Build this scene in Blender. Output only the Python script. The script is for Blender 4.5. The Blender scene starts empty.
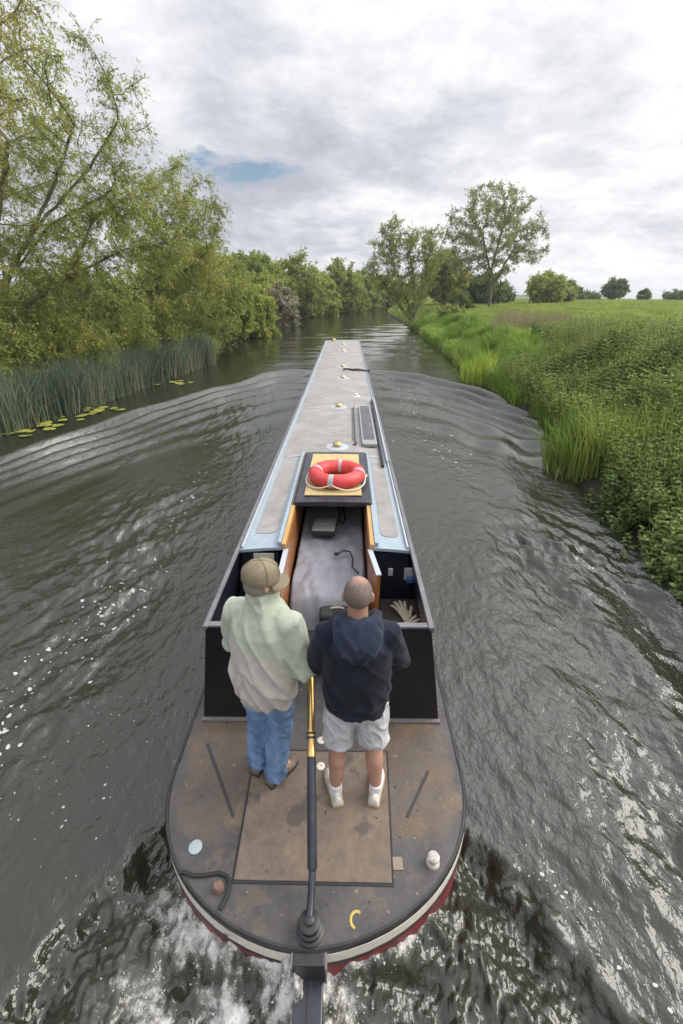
import bpy, bmesh, math, random
import numpy as np
from mathutils import Vector, Matrix, Euler
R = math.radians
sc = bpy.context.scene
col = sc.collection
random.seed(7)

# ------------------------------------------------------------------ camera, sky, sun, exposure
cd = bpy.data.cameras.new('camera')
cam = bpy.data.objects.new('camera', cd); col.objects.link(cam)
cd.sensor_fit = 'VERTICAL'; cd.sensor_height = 24.0; cd.lens = 450 / 1024 * 24.0
cd.clip_start = 0.05; cd.clip_end = 6000
cam.location = (0.195, 0, 3.576); cam.rotation_euler = (R(90 - 26.26), 0, R(0.63))
sc.camera = cam

SUN_EL, SUN_AZ = 39.0, 80.0            # azimuth measured from +Y towards +X
sun_d = bpy.data.lights.new('sun', 'SUN'); sun_d.energy = 2.4; sun_d.angle = R(40); sun_d.color = (1.0, 0.95, 0.87)
sun = bpy.data.objects.new('sun', sun_d); col.objects.link(sun)
sun.rotation_euler = (R(90 - SUN_EL), 0, R(180 - SUN_AZ))

w = bpy.data.worlds.new('World'); sc.world = w; w.use_nodes = True
nt = w.node_tree; N = nt.nodes; L = nt.links
for n in list(N): N.remove(n)
def wn(t, **k):
    n = N.new(t)
    for a, b in k.items(): setattr(n, a, b)
    return n
def wmath(op, a, b=None, clamp=False):
    n = wn('ShaderNodeMath', operation=op, use_clamp=clamp)
    for i, v in enumerate((a, b)):
        if v is None: continue
        if isinstance(v, (int, float)): n.inputs[i].default_value = v
        else: L.new(v, n.inputs[i])
    return n.outputs[0]
def wramp(fac, stops):
    n = wn('ShaderNodeValToRGB'); L.new(fac, n.inputs[0]); e = n.color_ramp.elements
    while len(e) < len(stops): e.new(0.5)
    for el, (p, c) in zip(e, stops):
        el.position = p; el.color = tuple(c) + (1,) if len(c) == 3 else c
    return n.outputs[0]
sky = wn('ShaderNodeTexSky', sky_type='NISHITA', sun_disc=False)
sky.sun_elevation = R(SUN_EL); sky.sun_rotation = R(SUN_AZ)
tc = wn('ShaderNodeTexCoord'); sep = wn('ShaderNodeSeparateXYZ'); L.new(tc.outputs['Generated'], sep.inputs[0])
dx, dy, dz = sep.outputs
zc = wmath('MAXIMUM', dz, 0.0)
den = wmath('ADD', zc, 0.24)
px = wmath('DIVIDE', dx, den); py = wmath('DIVIDE', dy, den)
cmb = wn('ShaderNodeCombineXYZ'); L.new(px, cmb.inputs[0]); L.new(py, cmb.inputs[1]); cmb.inputs[2].default_value = 3.7
def wnoise(scale, detail, rough, dist=0.0, vec=None, lac=2.0):
    n = wn('ShaderNodeTexNoise'); n.inputs['Scale'].default_value = scale; n.inputs['Detail'].default_value = detail
    n.inputs['Roughness'].default_value = rough; n.inputs['Distortion'].default_value = dist; n.inputs['Lacunarity'].default_value = lac
    L.new(vec or cmb.outputs[0], n.inputs['Vector']); return n.outputs[0]
n1 = wnoise(1.15, 9, 0.56, 0.25)
n2 = wnoise(4.4, 8, 0.62, 0.15)
mixn = wmath('ADD', wmath('MULTIPLY', n1, 0.56), wmath('MULTIPLY', n2, 0.44))
# sunward side of the cloud deck is thinner and brighter
side = wmath('MULTIPLY', dx, 0.13)
dens = wmath('ADD', mixn, side)
ccol = wramp(dens, [(0.34, (0.46, 0.475, 0.54)), (0.42, (0.56, 0.57, 0.635)), (0.48, (0.67, 0.68, 0.73)), (0.54, (0.79, 0.795, 0.82)), (0.63, (0.95, 0.95, 0.95))])
# the overcast deck is brighter towards the zenith (about three to one against the horizon)
el = wramp(zc, [(0.0, (0.275,) * 3), (0.40, (0.285,) * 3), (0.62, (0.48,) * 3), (1.0, (0.62,) * 3)])
# added glow out of view, high ahead right, to silver the water's reflection
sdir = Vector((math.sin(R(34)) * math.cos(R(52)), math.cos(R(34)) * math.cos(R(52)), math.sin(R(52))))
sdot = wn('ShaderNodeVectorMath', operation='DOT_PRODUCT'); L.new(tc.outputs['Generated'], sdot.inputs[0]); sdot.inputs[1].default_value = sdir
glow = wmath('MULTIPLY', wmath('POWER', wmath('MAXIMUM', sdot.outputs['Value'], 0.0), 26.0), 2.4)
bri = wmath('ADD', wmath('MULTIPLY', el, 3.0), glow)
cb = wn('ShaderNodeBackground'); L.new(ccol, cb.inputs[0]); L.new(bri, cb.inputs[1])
sb = wn('ShaderNodeBackground'); L.new(sky.outputs[0], sb.inputs[0]); sb.inputs[1].default_value = 0.085
# one open blue patch, low above the far trees to the left
gap = Vector((-0.185, 0.965, 0.182)).normalized()
dot = wn('ShaderNodeVectorMath', operation='SUBTRACT'); L.new(tc.outputs['Generated'], dot.inputs[0]); dot.inputs[1].default_value = gap
sc3 = wn('ShaderNodeVectorMath', operation='MULTIPLY'); L.new(dot.outputs[0], sc3.inputs[0]); sc3.inputs[1].default_value = (8.0, 3.0, 38.0)
ln = wn('ShaderNodeVectorMath', operation='LENGTH'); L.new(sc3.outputs[0], ln.inputs[0])
gm = wmath('ADD', wmath('SUBTRACT', 1.0, ln.outputs['Value']), wmath('MULTIPLY', wmath('SUBTRACT', n2, 0.5), 3.2))
gfac = wramp(gm, [(0.05, (0, 0, 0)), (0.55, (1, 1, 1))])
ms = wn('ShaderNodeMixShader'); L.new(gfac, ms.inputs[0]); L.new(cb.outputs[0], ms.inputs[1]); L.new(sb.outputs[0], ms.inputs[2])
wo = wn('ShaderNodeOutputWorld'); L.new(ms.outputs[0], wo.inputs[0])

vs = sc.view_settings
vs.view_transform = 'Standard'; vs.look = 'None'; vs.exposure = 0.45; vs.gamma = 1.0; vs.use_curve_mapping = False
sc.cycles.use_denoising = True
sc.cycles.max_bounces = 8; sc.cycles.transparent_max_bounces = 8

# ------------------------------------------------------------------ materials
def mat(name, base=(0.5, 0.5, 0.5), rough=0.6, metal=0.0, var=0.0, vscale=6.0, base2=None, bump=0.0, bscale=40.0, spec=0.5,
        thresh=(0.35, 0.65), vdetail=6, coat=0.0, stretch=None, spots=None):
    """Principled with a second colour mixed in by noise, fine value noise, bump, and optional small spots (colour, scale, threshold)."""
    m = bpy.data.materials.new(name); m.use_nodes = True
    t = m.node_tree; b = t.nodes['Principled BSDF']; ln = t.links
    b.inputs['Roughness'].default_value = rough; b.inputs['Metallic'].default_value = metal
    b.inputs['Specular IOR Level'].default_value = spec; b.inputs['Coat Weight'].default_value = coat
    tc = t.nodes.new('ShaderNodeTexCoord'); vec = tc.outputs['Object']
    if stretch:
        mp = t.nodes.new('ShaderNodeMapping'); mp.inputs['Scale'].default_value = stretch; ln.new(vec, mp.inputs[0]); vec = mp.outputs[0]
    def noise(s, d=6, r=0.6):
        n = t.nodes.new('ShaderNodeTexNoise'); n.inputs['Scale'].default_value = s; n.inputs['Detail'].default_value = d
        n.inputs['Roughness'].default_value = r; ln.new(vec, n.inputs['Vector']); return n
    rgb = t.nodes.new('ShaderNodeRGB'); rgb.outputs[0].default_value = tuple(base) + (1,); out = rgb.outputs[0]
    def mix(fac, a, c, blend='MIX'):
        x = t.nodes.new('ShaderNodeMix'); x.data_type = 'RGBA'; x.blend_type = blend
        if isinstance(fac, float): x.inputs[0].default_value = fac
        else: ln.new(fac, x.inputs[0])
        ln.new(a, x.inputs[6])
        if isinstance(c, tuple): x.inputs[7].default_value = c + (1,)
        else: ln.new(c, x.inputs[7])
        return x.outputs[2]
    def ramp(src, lo, hi):
        r = t.nodes.new('ShaderNodeMapRange'); r.inputs[1].default_value = lo; r.inputs[2].default_value = hi; ln.new(src, r.inputs[0]); return r.outputs[0]
    if base2: out = mix(ramp(noise(vscale, vdetail).outputs[0], *thresh), out, tuple(base2))
    if var:
        r = t.nodes.new('ShaderNodeMapRange'); r.inputs[1].default_value = 0.25; r.inputs[2].default_value = 0.75
        r.inputs[3].default_value = 1 - var; r.inputs[4].default_value = 1 + var
        ln.new(noise(vscale * 3.3, 8, 0.7).outputs[0], r.inputs[0])
        cx = t.nodes.new('ShaderNodeCombineColor')
        for i in range(3): ln.new(r.outputs[0], cx.inputs[i])
        out = mix(1.0, out, cx.outputs[0], 'MULTIPLY')
    if spots:
        for (sc_, ssc, lo) in spots: out = mix(ramp(noise(ssc, 3, 0.5).outputs[0], lo, lo + 0.05), out, tuple(sc_))
    ln.new(out, b.inputs['Base Color'])
    if bump:
        bn = t.nodes.new('ShaderNodeBump'); bn.inputs['Strength'].default_value = bump; bn.inputs['Distance'].default_value = 0.01
        ln.new(noise(bscale, 6).outputs[0], bn.inputs['Height']); ln.new(bn.outputs[0], b.inputs['Normal'])
    return m

def leaf_mat(name, transl=0.35, rough=0.5):
    m = bpy.data.materials.new(name); m.use_nodes = True
    t = m.node_tree; b = t.nodes['Principled BSDF']; ln = t.links
    at = t.nodes.new('ShaderNodeAttribute'); at.attribute_name = 'col'
    ln.new(at.outputs['Color'], b.inputs['Base Color']); b.inputs['Roughness'].default_value = rough
    b.inputs['Specular IOR Level'].default_value = 0.3
    tr = t.nodes.new('ShaderNodeBsdfTranslucent'); ln.new(at.outputs['Color'], tr.inputs['Color'])
    mx = t.nodes.new('ShaderNodeMixShader'); mx.inputs[0].default_value = transl
    ln.new(b.outputs[0], mx.inputs[1]); ln.new(tr.outputs[0], mx.inputs[2])
    ln.new(mx.outputs[0], t.nodes['Material Output'].inputs['Surface'])
    return m

M = {}
M['leaf'] = leaf_mat('leaf', 0.42); M['blade'] = leaf_mat('blade', 0.3, 0.45)
M['bark'] = mat('bark', (0.11, 0.09, 0.065), 0.9, var=0.3, vscale=3, base2=(0.17, 0.15, 0.11), bump=0.6, bscale=14)
M['navy'] = mat('navy_paint', (0.006, 0.008, 0.018), 0.32, var=0.2, vscale=4, base2=(0.012, 0.013, 0.024), bump=0.05, bscale=9)
M['navy_satin'] = mat('navy_satin', (0.014, 0.016, 0.028), 0.34, var=0.3, vscale=6, base2=(0.034, 0.035, 0.046))
M['black'] = mat('black_paint', (0.012, 0.012, 0.014), 0.45, var=0.3, vscale=7, base2=(0.03, 0.028, 0.027))
M['blue'] = mat('pale_blue_paint', (0.26, 0.335, 0.385), 0.45, var=0.14, vscale=3, base2=(0.30, 0.35, 0.385))
M['grit'] = mat('deck_grit', (0.315, 0.303, 0.285), 0.9, var=0.2, vscale=2.2, base2=(0.245, 0.235, 0.225), bump=0.5, bscale=300)
M['rail'] = mat('rail_paint', (0.115, 0.11, 0.12), 0.42, var=0.2, vscale=4, base2=(0.165, 0.155, 0.165))
M['rail_pale'] = mat('rail_pale', (0.40, 0.43, 0.46), 0.45, var=0.1, vscale=4)
M['gunwale'] = mat('gunwale_grey', (0.13, 0.125, 0.13), 0.6, var=0.2, vscale=5, base2=(0.17, 0.15, 0.14))
M['white'] = mat('white_band', (0.66, 0.62, 0.54), 0.5, var=0.1, vscale=6, base2=(0.5, 0.45, 0.38), thresh=(0.5, 0.75), spots=[((0.09, 0.07, 0.06), 14, 0.68)])
M['red'] = mat('red_oxide', (0.22, 0.03, 0.03), 0.5, var=0.2, vscale=6, base2=(0.11, 0.02, 0.025))
M['brass'] = mat('brass', (0.72, 0.50, 0.17), 0.28, 1.0, var=0.12, vscale=8, base2=(0.55, 0.36, 0.14))
M['wood'] = mat('varnished_wood', (0.36, 0.14, 0.035), 0.3, var=0.25, vscale=5, base2=(0.26, 0.09, 0.02), stretch=(6, 6, 0.7), coat=0.3)
M['wood_edge'] = mat('pale_oak', (0.50, 0.31, 0.11), 0.4, var=0.15, vscale=5, base2=(0.42, 0.24, 0.08), stretch=(6, 0.7, 6))
M['ply'] = mat('plywood', (0.50, 0.39, 0.18), 0.65, var=0.12, vscale=4, base2=(0.42, 0.31, 0.13), stretch=(5, 0.8, 5))
M['chrome'] = mat('galvanised', (0.45, 0.45, 0.46), 0.35, 0.9, var=0.15, vscale=9)
M['rust'] = mat('rust', (0.12, 0.07, 0.055), 0.8, var=0.3, vscale=15, base2=(0.2, 0.13, 0.1))
M['red_buoy'] = mat('buoy_orange', (0.56, 0.030, 0.036), 0.5, var=0.14, vscale=5, base2=(0.62, 0.07, 0.065))
M['tape'] = mat('reflective_tape', (0.40, 0.39, 0.40), 0.3, var=0.05)
M['rope'] = mat('rope', (0.6, 0.55, 0.45), 0.85, var=0.2, vscale=40, bump=0.4, bscale=120)
M['cover'] = mat('grey_cover', (0.20, 0.205, 0.235), 0.6, var=0.12, vscale=3, base2=(0.26, 0.265, 0.29), bump=0.25, bscale=6)
M['grey_plastic'] = mat('grey_plastic', (0.22, 0.22, 0.235), 0.45, var=0.1)
M['solar'] = mat('solar_cells', (0.03, 0.033, 0.042), 0.22, var=0.25, vscale=3, base2=(0.075, 0.078, 0.09), spots=[((0.2, 0.19, 0.17), 30, 0.66)])
M['frame'] = mat('grey_frame', (0.30, 0.30, 0.30), 0.45, 0.3, var=0.1)
M['glove'] = mat('glove_leather', (0.48, 0.38, 0.26), 0.8, var=0.15, vscale=12, base2=(0.55, 0.48, 0.36))
M['socket'] = mat('socket_plate', (0.55, 0.56, 0.56), 0.4)
M['card'] = mat('card', (0.5, 0.48, 0.40), 0.8, var=0.05)
M['seam'] = mat('seam_filler', (0.035, 0.033, 0.034), 0.7, var=0.3, vscale=20)
M['rubber'] = mat('dark_rubber', (0.02, 0.02, 0.022), 0.7)
M['paleblue_cap'] = mat('pale_blue_cap', (0.33, 0.40, 0.42), 0.5, var=0.05)
M['yellow'] = mat('yellow_paint', (0.45, 0.36, 0.08), 0.7, var=0.3, vscale=20)

# ------------------------------------------------------------------ mesh helpers
def link(o, parent=None):
    col.objects.link(o)
    if parent is not None: o.parent = parent
    return o
def tag(o, label=None, cat=None, group=None, kind=None):
    for k, v in (('label', label), ('category', cat), ('group', group), ('kind', kind)):
        if v: o[k] = v
    return o
def empty(name, loc=(0, 0, 0), rz=0.0, label=None, cat=None, group=None):
    o = bpy.data.objects.new(name, None); col.objects.link(o); o.location = loc; o.rotation_euler = (0, 0, rz); o.empty_display_size = 0.2
    return tag(o, label, cat, group)

class MB:
    def __init__(s): s.v = []; s.f = []
    def add(s, vs, fs):
        k = len(s.v); s.v += [tuple(p) for p in vs]; s.f += [tuple(i + k for i in f) for f in fs]; return s
    def box(s, c, d, rot=None):
        x, y, z = (q / 2 for q in d)
        p = [Vector((a * x, b * y, e * z)) for e in (-1, 1) for b in (-1, 1) for a in (-1, 1)]
        if rot is not None: p = [rot @ q for q in p]
        c = Vector(c)
        return s.add([q + c for q in p], [(0, 2, 3, 1), (4, 5, 7, 6), (0, 1, 5, 4), (2, 6, 7, 3), (0, 4, 6, 2), (1, 3, 7, 5)])
    def prism(s, outline, z0, z1):
        n = len(outline)
        return s.add([(x, y, z0) for x, y in outline] + [(x, y, z1) for x, y in outline],
                     [tuple(reversed(range(n))), tuple(range(n, 2 * n))] + [(i, (i + 1) % n, n + (i + 1) % n, n + i) for i in range(n)])
    def loft(s, rings, cap=True, closed=True):
        n = len(rings[0]); vs = [p for r in rings for p in r]; fs = []
        for k in range(len(rings) - 1):
            for i in range(n if closed else n - 1):
                j = (i + 1) % n; fs.append((k * n + i, k * n + j, (k + 1) * n + j, (k + 1) * n + i))
        if cap and closed: fs += [tuple(reversed(range(n))), tuple(range((len(rings) - 1) * n, len(rings) * n))]
        return s.add(vs, fs)
    def tube(s, path, rad, n=10, up=(0, 0, 1), flat=1.0, cap=True):
        P = [Vector(p) for p in path]; m = len(P)
        if not hasattr(rad, '__len__'): rad = [rad] * m
        rings = []
        ref = None
        for i in range(m):
            t = (P[min(i + 1, m - 1)] - P[max(i - 1, 0)]).normalized()
            if ref is None:
                ref = Vector(up)
                if abs(ref.dot(t)) > 0.95: ref = Vector((0, 1, 0)) if abs(t.y) < 0.9 else Vector((1, 0, 0))
            a = (ref - t * ref.dot(t)).normalized(); b = t.cross(a); ref = a
            r = rad[i]; ra, rb = (r if not isinstance(r, tuple) else r[0]), (r * flat if not isinstance(r, tuple) else r[1])
            rings.append([P[i] + a * (rb * math.sin(2 * math.pi * k / n)) + b * (ra * math.cos(2 * math.pi * k / n)) for k in range(n)])
        return s.loft(rings, cap)
    def lathe(s, prof, c=(0, 0, 0), n=24):
        c = Vector(c)
        return s.loft([[c + Vector((r * math.cos(2 * math.pi * k / n), r * math.sin(2 * math.pi * k / n), z)) for k in range(n)] for r, z in prof])
    def ell(s, c, r, n=16, m=10, rot=None):
        c = Vector(c); rings = []
        for i in range(m + 1):
            th = math.pi * (i + 0.02 if i == 0 else i - 0.02 if i == m else i) / m
            ring = []
            for k in range(n):
                p = Vector((r[0] * math.sin(th) * math.cos(2 * math.pi * k / n), r[1] * math.sin(th) * math.sin(2 * math.pi * k / n), -r[2] * math.cos(th)))
                ring.append(c + (rot @ p if rot is not None else p))
            rings.append(ring)
        return s.loft(rings)
    def mesh(s, name):
        me = bpy.data.meshes.new(name); me.from_pydata(s.v, [], s.f); me.update()
        bm = bmesh.new(); bm.from_mesh(me); bmesh.ops.recalc_face_normals(bm, faces=bm.faces); bm.to_mesh(me); bm.free()
        return me
    def build(s, name, m, parent=None, smooth=False, bevel=0.0, segs=2, sharp=40):
        me = s.mesh(name); me.materials.append(m)
        o = bpy.data.objects.new(name, me); link(o, parent)
        if bevel:
            b = o.modifiers.new('bevel', 'BEVEL'); b.width = bevel; b.segments = segs; b.limit_method = 'ANGLE'; b.angle_limit = R(35)
        if smooth:
            me.polygons.foreach_set('use_smooth', [True] * len(me.polygons)); me.set_sharp_from_angle(angle=R(sharp))
        return o

def fast_mesh(name, V, quads=None, tris=None, colors=None, material=None, smooth=False, parent=None):
    V = np.ascontiguousarray(V, dtype=np.float32).reshape(-1, 3)
    me = bpy.data.meshes.new(name)
    me.vertices.add(len(V)); me.vertices.foreach_set('co', V.ravel())
    idx = []; starts = []; k = 0
    if quads is not None and len(quads):
        q = np.asarray(quads, dtype=np.int32).reshape(-1, 4); idx.append(q.ravel()); starts.append(np.arange(len(q), dtype=np.int32) * 4); k = q.size
    if tris is not None and len(tris):
        t = np.asarray(tris, dtype=np.int32).reshape(-1, 3); idx.append(t.ravel()); starts.append(k + np.arange(len(t), dtype=np.int32) * 3)
    idx = np.concatenate(idx); starts = np.concatenate(starts)
    me.loops.add(len(idx)); me.loops.foreach_set('vertex_index', idx)
    me.polygons.add(len(starts)); me.polygons.foreach_set('loop_start', starts)
    if smooth: me.polygons.foreach_set('use_smooth', np.ones(len(starts), dtype=bool))
    if colors is not None:
        a = me.attributes.new('col', 'FLOAT_COLOR', 'POINT')
        c = np.ones((len(V), 4), dtype=np.float32); c[:, :colors.shape[1]] = colors; a.data.foreach_set('color', c.ravel())
    me.update(calc_edges=True)
    if material: me.materials.append(material)
    o = bpy.data.objects.new(name, me); link(o, parent)
    return o

def unit(a): return a / np.maximum(np.linalg.norm(a, axis=-1, keepdims=True), 1e-9)
def leaf_arrays(P, D, rs, length, width, fold=0.25):
    """rhombic leaves: 4 vertices each, base at P, along D."""
    n = len(P); D = unit(D); rv = unit(rs.normal(size=(n, 3)))
    S = unit(np.cross(D, rv)); Nn = np.cross(S, D)
    Lh = np.broadcast_to(length, (n,))[:, None]; Wd = np.broadcast_to(width, (n,))[:, None]
    mid = P + D * Lh * 0.45 + Nn * Wd * fold
    V = np.stack([P, mid + S * Wd * 0.5, P + D * Lh - Nn * Wd * fold * 0.5, mid - S * Wd * 0.5], 1)
    return V.reshape(-1, 3), np.arange(n * 4).reshape(n, 4)
def blade_arrays(P, H, lean, width, rs):
    """grass or reed blades: base quad and tip triangle, 5 vertices each."""
    n = len(P); a = rs.uniform(0, 2 * np.pi, n); S = np.stack([np.cos(a), np.sin(a), np.zeros(n)], 1) * np.broadcast_to(width, (n,))[:, None] * 0.5
    H = np.broadcast_to(H, (n,))[:, None]; up = np.array([[0, 0, 1.0]])
    m = P + up * H * 0.55 + lean * H * 0.28; t = P + up * H * (1 - 0.25 * np.linalg.norm(lean, axis=1, keepdims=True)) + lean * H
    V = np.stack([P - S, P + S, m + S * 0.8, m - S * 0.8, t], 1).reshape(-1, 3)
    b = np.arange(n)[:, None] * 5
    return V, b + np.array([[0, 1, 2, 3]]), b + np.array([[3, 2, 4]])

# numpy gradient noise
_rs = np.random.RandomState(3); _perm = _rs.permutation(512); _g = unit(_rs.normal(size=(512, 2)))
def pnoise(x, y):
    xi = np.floor(x).astype(int); yi = np.floor(y).astype(int); xf = x - xi; yf = y - yi
    u = xf * xf * xf * (xf * (xf * 6 - 15) + 10); v = yf * yf * yf * (yf * (yf * 6 - 15) + 10)
    def g(i, j):
        h = _g[_perm[(_perm[(xi + i) & 511] + yi + j) & 511]]; return h[..., 0] * (xf - i) + h[..., 1] * (yf - j)
    return 1.4 * ((1 - v) * ((1 - u) * g(0, 0) + u * g(1, 0)) + v * ((1 - u) * g(0, 1) + u * g(1, 1)))
def fbm(x, y, o=4, r=0.5):
    s = 0; a = 1
    for k in range(o): s = s + a * pnoise(x + 17.3 * k, y - 9.1 * k); x = x * 2.03; y = y * 2.03; a *= r
    return s
def sst(a, b, x):
    t = np.clip((x - a) / (b - a), 0, 1); return t * t * (3 - 2 * t)
# ------------------------------------------------------------------ the river and its banks
def x_right(y): return np.interp(y, [-60, 0, 5, 8, 12.5, 17, 22, 32, 46, 60, 75, 90, 110, 140, 400], [5.2, 4.6, 4.55, 4.9, 5.6, 6.0, 6.1, 6.4, 6.9, 6.9, 6.7, 7.5, 14, 30, 200])
def x_left(y): return np.interp(y, [-60, 0, 8, 11, 14, 18.5, 25, 34, 42, 55, 70, 80, 92, 110, 140, 400], [-10, -9.6, -9.8, -9.9, -9.3, -8.8, -8.2, -8.9, -9.3, -9.8, -8.2, -6.0, -1.5, 6, 21, 190])
PL = 1.5
def ground_z(x, y):
    s = x - x_right(y); q = x_left(y) - x
    wob = 0.25 * fbm(x * 0.5, y * 0.5, 3)
    zr = np.where(s < 0, np.maximum(-1.3, 1.6 * s - 0.12), 0.22 * sst(-0.12, 0.25, s) + (PL - 0.22) * sst(0.1, 3.6, s + wob * sst(0, 1, s)) + 0.10 * fbm(x * 0.25, y * 0.25, 3) * sst(0, 2, s))
    zl = np.where(q < 0, np.maximum(-1.3, 1.6 * q - 0.12), 1.1 * sst(-0.1, 3.5, q + wob * sst(0, 1, q)) + 0.12 * fbm(x * 0.3, y * 0.3, 3) * sst(0, 2, q))
    z = np.where(s > 0, zr, np.where(q > 0, zl, np.maximum(-1.3, np.maximum(zr, zl))))
    far = np.sqrt(x * x + y * y)
    return z - 0.0125 * np.maximum(far - 105, 0) * (np.abs(s) > 0) * sst(0, 15, np.maximum(s, q))
xs = np.concatenate([-np.geomspace(1400, 42, 22), np.arange(-40, -13, 1.0), np.arange(-13, 13, 0.3), np.arange(13, 42, 0.8), np.geomspace(43, 1400, 24)])
ys = np.concatenate([-np.geomspace(900, 31, 14), np.arange(-30, 0, 1.5), np.arange(0, 40, 0.4), np.arange(40, 160, 1.5), np.geomspace(162, 1500, 22)])
X, Y = np.meshgrid(xs, ys); Z = ground_z(X, Y)
nx = len(xs); I = np.arange(len(ys) - 1)[:, None] * nx + np.arange(nx - 1)[None]
Q = np.stack([I, I + 1, I + nx + 1, I + nx], -1).reshape(-1, 4)
M['ground'] = mat('bank_earth', (0.065, 0.085, 0.022), 0.95, var=0.3, vscale=0.35, base2=(0.10, 0.12, 0.03), bump=0.5, bscale=5)
sd_ = np.maximum(X - x_right(Y), x_left(Y) - X); gc = np.zeros((X.size, 3), np.float32)
mud = sst(1.6, 0.5, sd_ + 0.4 * fbm(X, Y, 2)).ravel()[:, None]; fl_ = sst(-0.3, 0.4, fbm(X * 0.12, Y * 0.06, 3)).ravel()[:, None]
gcol = np.array([[0.085, 0.125, 0.022]]) * (1 - fl_) + np.array([[0.15, 0.175, 0.04]]) * fl_
gc[:] = gcol * (1 - mud) + np.array([[0.030, 0.028, 0.014]]) * mud
M['ground'].node_tree.links.new(M['ground'].node_tree.nodes.new('ShaderNodeAttribute').outputs['Color'], M['ground'].node_tree.nodes['Principled BSDF'].inputs['Base Color'])
next(n for n in M['ground'].node_tree.nodes if n.type == 'ATTRIBUTE').attribute_name = 'col'
g = fast_mesh('ground', np.stack([X, Y, Z], -1), Q, colors=gc, material=M['ground'], smooth=True); tag(g, kind='structure')

# ------------------------------------------------------------------ water: real waves in the mesh
def deck_half(y):
    return np.interp(y, [1.10, 1.115, 1.15, 1.21, 1.34, 1.45, 1.65, 1.87, 2.1, 2.4, 22.5, 23.6, 24.6, 25.3, 25.6],
                        [0.0, 0.12, 0.27, 0.44, 0.62, 0.76, 0.905, 1.0, 1.04, 1.045, 1.045, 0.92, 0.6, 0.25, 0.02])
def water_h(x, y):
    ax = np.abs(x); u = np.maximum(ax - 1.0, 0); left = x < 0; D = 22.8 - y
    lat = x_right(y) - x; latl = x - x_left(y)
    # ambient
    wx = x + 0.35 * pnoise(x * 0.7, y * 0.5); wy = y + 0.4 * pnoise(x * 0.6 + 9, y * 0.45)
    h = 0.006 * fbm(wx * 0.9, wy * 0.6, 3) + 0.045 * fbm(x * 0.22, y * 0.55, 3) * sst(22, 32, y)
    # diverging bow waves, crests swept back towards the banks
    ph = D - 0.28 * u * u + 0.6 * fbm(x * 0.3, y * 0.2, 2)
    on = sst(0.0, 1.6, u) * sst(-3.5, -0.2, D)
    env = 0
    for c, a, wd in ((0.0, 0.085, 0.55), (1.7, 0.075, 0.5), (3.3, 0.06, 0.5), (4.8, 0.05, 0.5), (6.6, 0.035, 0.6), (8.5, 0.025, 0.6)):
        env = env + a * (np.exp(-((ph - c) / wd) ** 2) - 0.75 * np.exp(-((ph - c - 0.85) / (wd * 1.1)) ** 2))
    h = h + env * on * np.where(left, 2.0, 2.2) * (0.55 + 0.7 * (pnoise(x * 0.5, y * 0.35 + 4) + 0.5))
    # bank-side wash on the right, crests running with the bank
    bw = np.exp(-np.maximum(lat, 0) / 1.3) * (~left) * sst(19, 15, y)
    mod = 0.6 + 0.9 * pnoise(x * 0.4 + 3, y * 0.33)
    h = h + bw * 0.14 * mod * np.cos(2 * np.pi * (lat + 0.5 * pnoise(x * 0.3, y * 0.28)) / 1.3)
    # chop between hull and bank, elongated and slanting like the wake
    for (k, amp, sl, st) in ((1.5, 0.040, 0.55, 2.6), (3.1, 0.032, 0.5, 2.3), (6.0, 0.021, 0.35, 1.9), (11.5, 0.0135, 0.2, 1.6), (21.0, 0.0062, 0.1, 1.4)):
        sg = np.where(left, 1.0, -1.0)
        a1 = (x * 0.85 - sg * y * sl) * k; b1 = (sg * x * sl + y * 0.85) * k / st
        nz = pnoise(a1 + 31, b1 - 7) + 0.5 * np.abs(pnoise(a1 * 1.7 - 4, b1 * 1.7))
        zone = np.where(left, 0.10 + 1.05 * sst(0.7, 1.7, u) * sst(5.2, 2.6, u), 0.25 * sst(0.15, 0.8, u) + 1.0 * sst(0.7, 2.6, u) * (0.45 + 0.55 * sst(11, 5, y)))
        zone = zone * sst(22, 17, y) * (1 - 0.5 * sst(5.0, 9.0, y)) * np.clip(0.55 + 1.6 * (pnoise(x * 0.45 + 2, y * 0.3) + 0.2), np.where(left, 0.08, 0.4), 1.9)
        h = h + amp * nz * np.maximum(zone, 0.10) * np.where(left, 1.1, (1.0 + 0.55 * sst(0.8, 2.2, u)) * (1 - 0.6 * np.exp(-(lat / 1.1) ** 2) * sst(4.0, 7.0, y)))
    # smooth draw-down along the hull
    h = h - 0.05 * np.exp(-(u / 0.8) ** 2) * sst(23, 20, y) * sst(1.0, 2.5, y)
    # shear edges running back from the quarters, trough inside
    e = 1.07 + 0.62 * np.maximum(2.15 - y, 0) + 0.09 * pnoise(x * 2.2, y * 2.2) + 0.05 * pnoise(x * 6, y * 6); behind = sst(2.25, 1.95, y)
    de = ax - e
    h = h + behind * (0.05 * np.clip(0.6 + 1.2 * pnoise(x * 4 + 9, y * 4), 0, 1.6) * np.exp(-(de / 0.07) ** 2) - 0.14 * np.exp(-((de + 0.22) / 0.2) ** 2))
    inside = behind * sst(0.05, -0.12, de)
    boil = fbm(x * 3.2 + 0.6 * pnoise(x * 2, y * 2), y * 2.6, 4, 0.55)
    h = h + inside * (0.055 * boil + 0.045 * np.abs(fbm(x * 7, y * 6, 4, 0.6)))
    # prop wash heaped behind the counter
    gap = np.sqrt(np.maximum(ax - deck_half(np.maximum(y, 1.1)), 0) ** 2 + np.maximum(1.1 - y, 0) ** 2)
    hp = np.exp(-(gap / 0.40) ** 2) * np.exp(-(x / 0.8) ** 4)
    h = h + hp * (np.where(left, 0.27, 0.22) + 0.09 * boil) * sst(1.75, 1.3, y)
    return h
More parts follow.
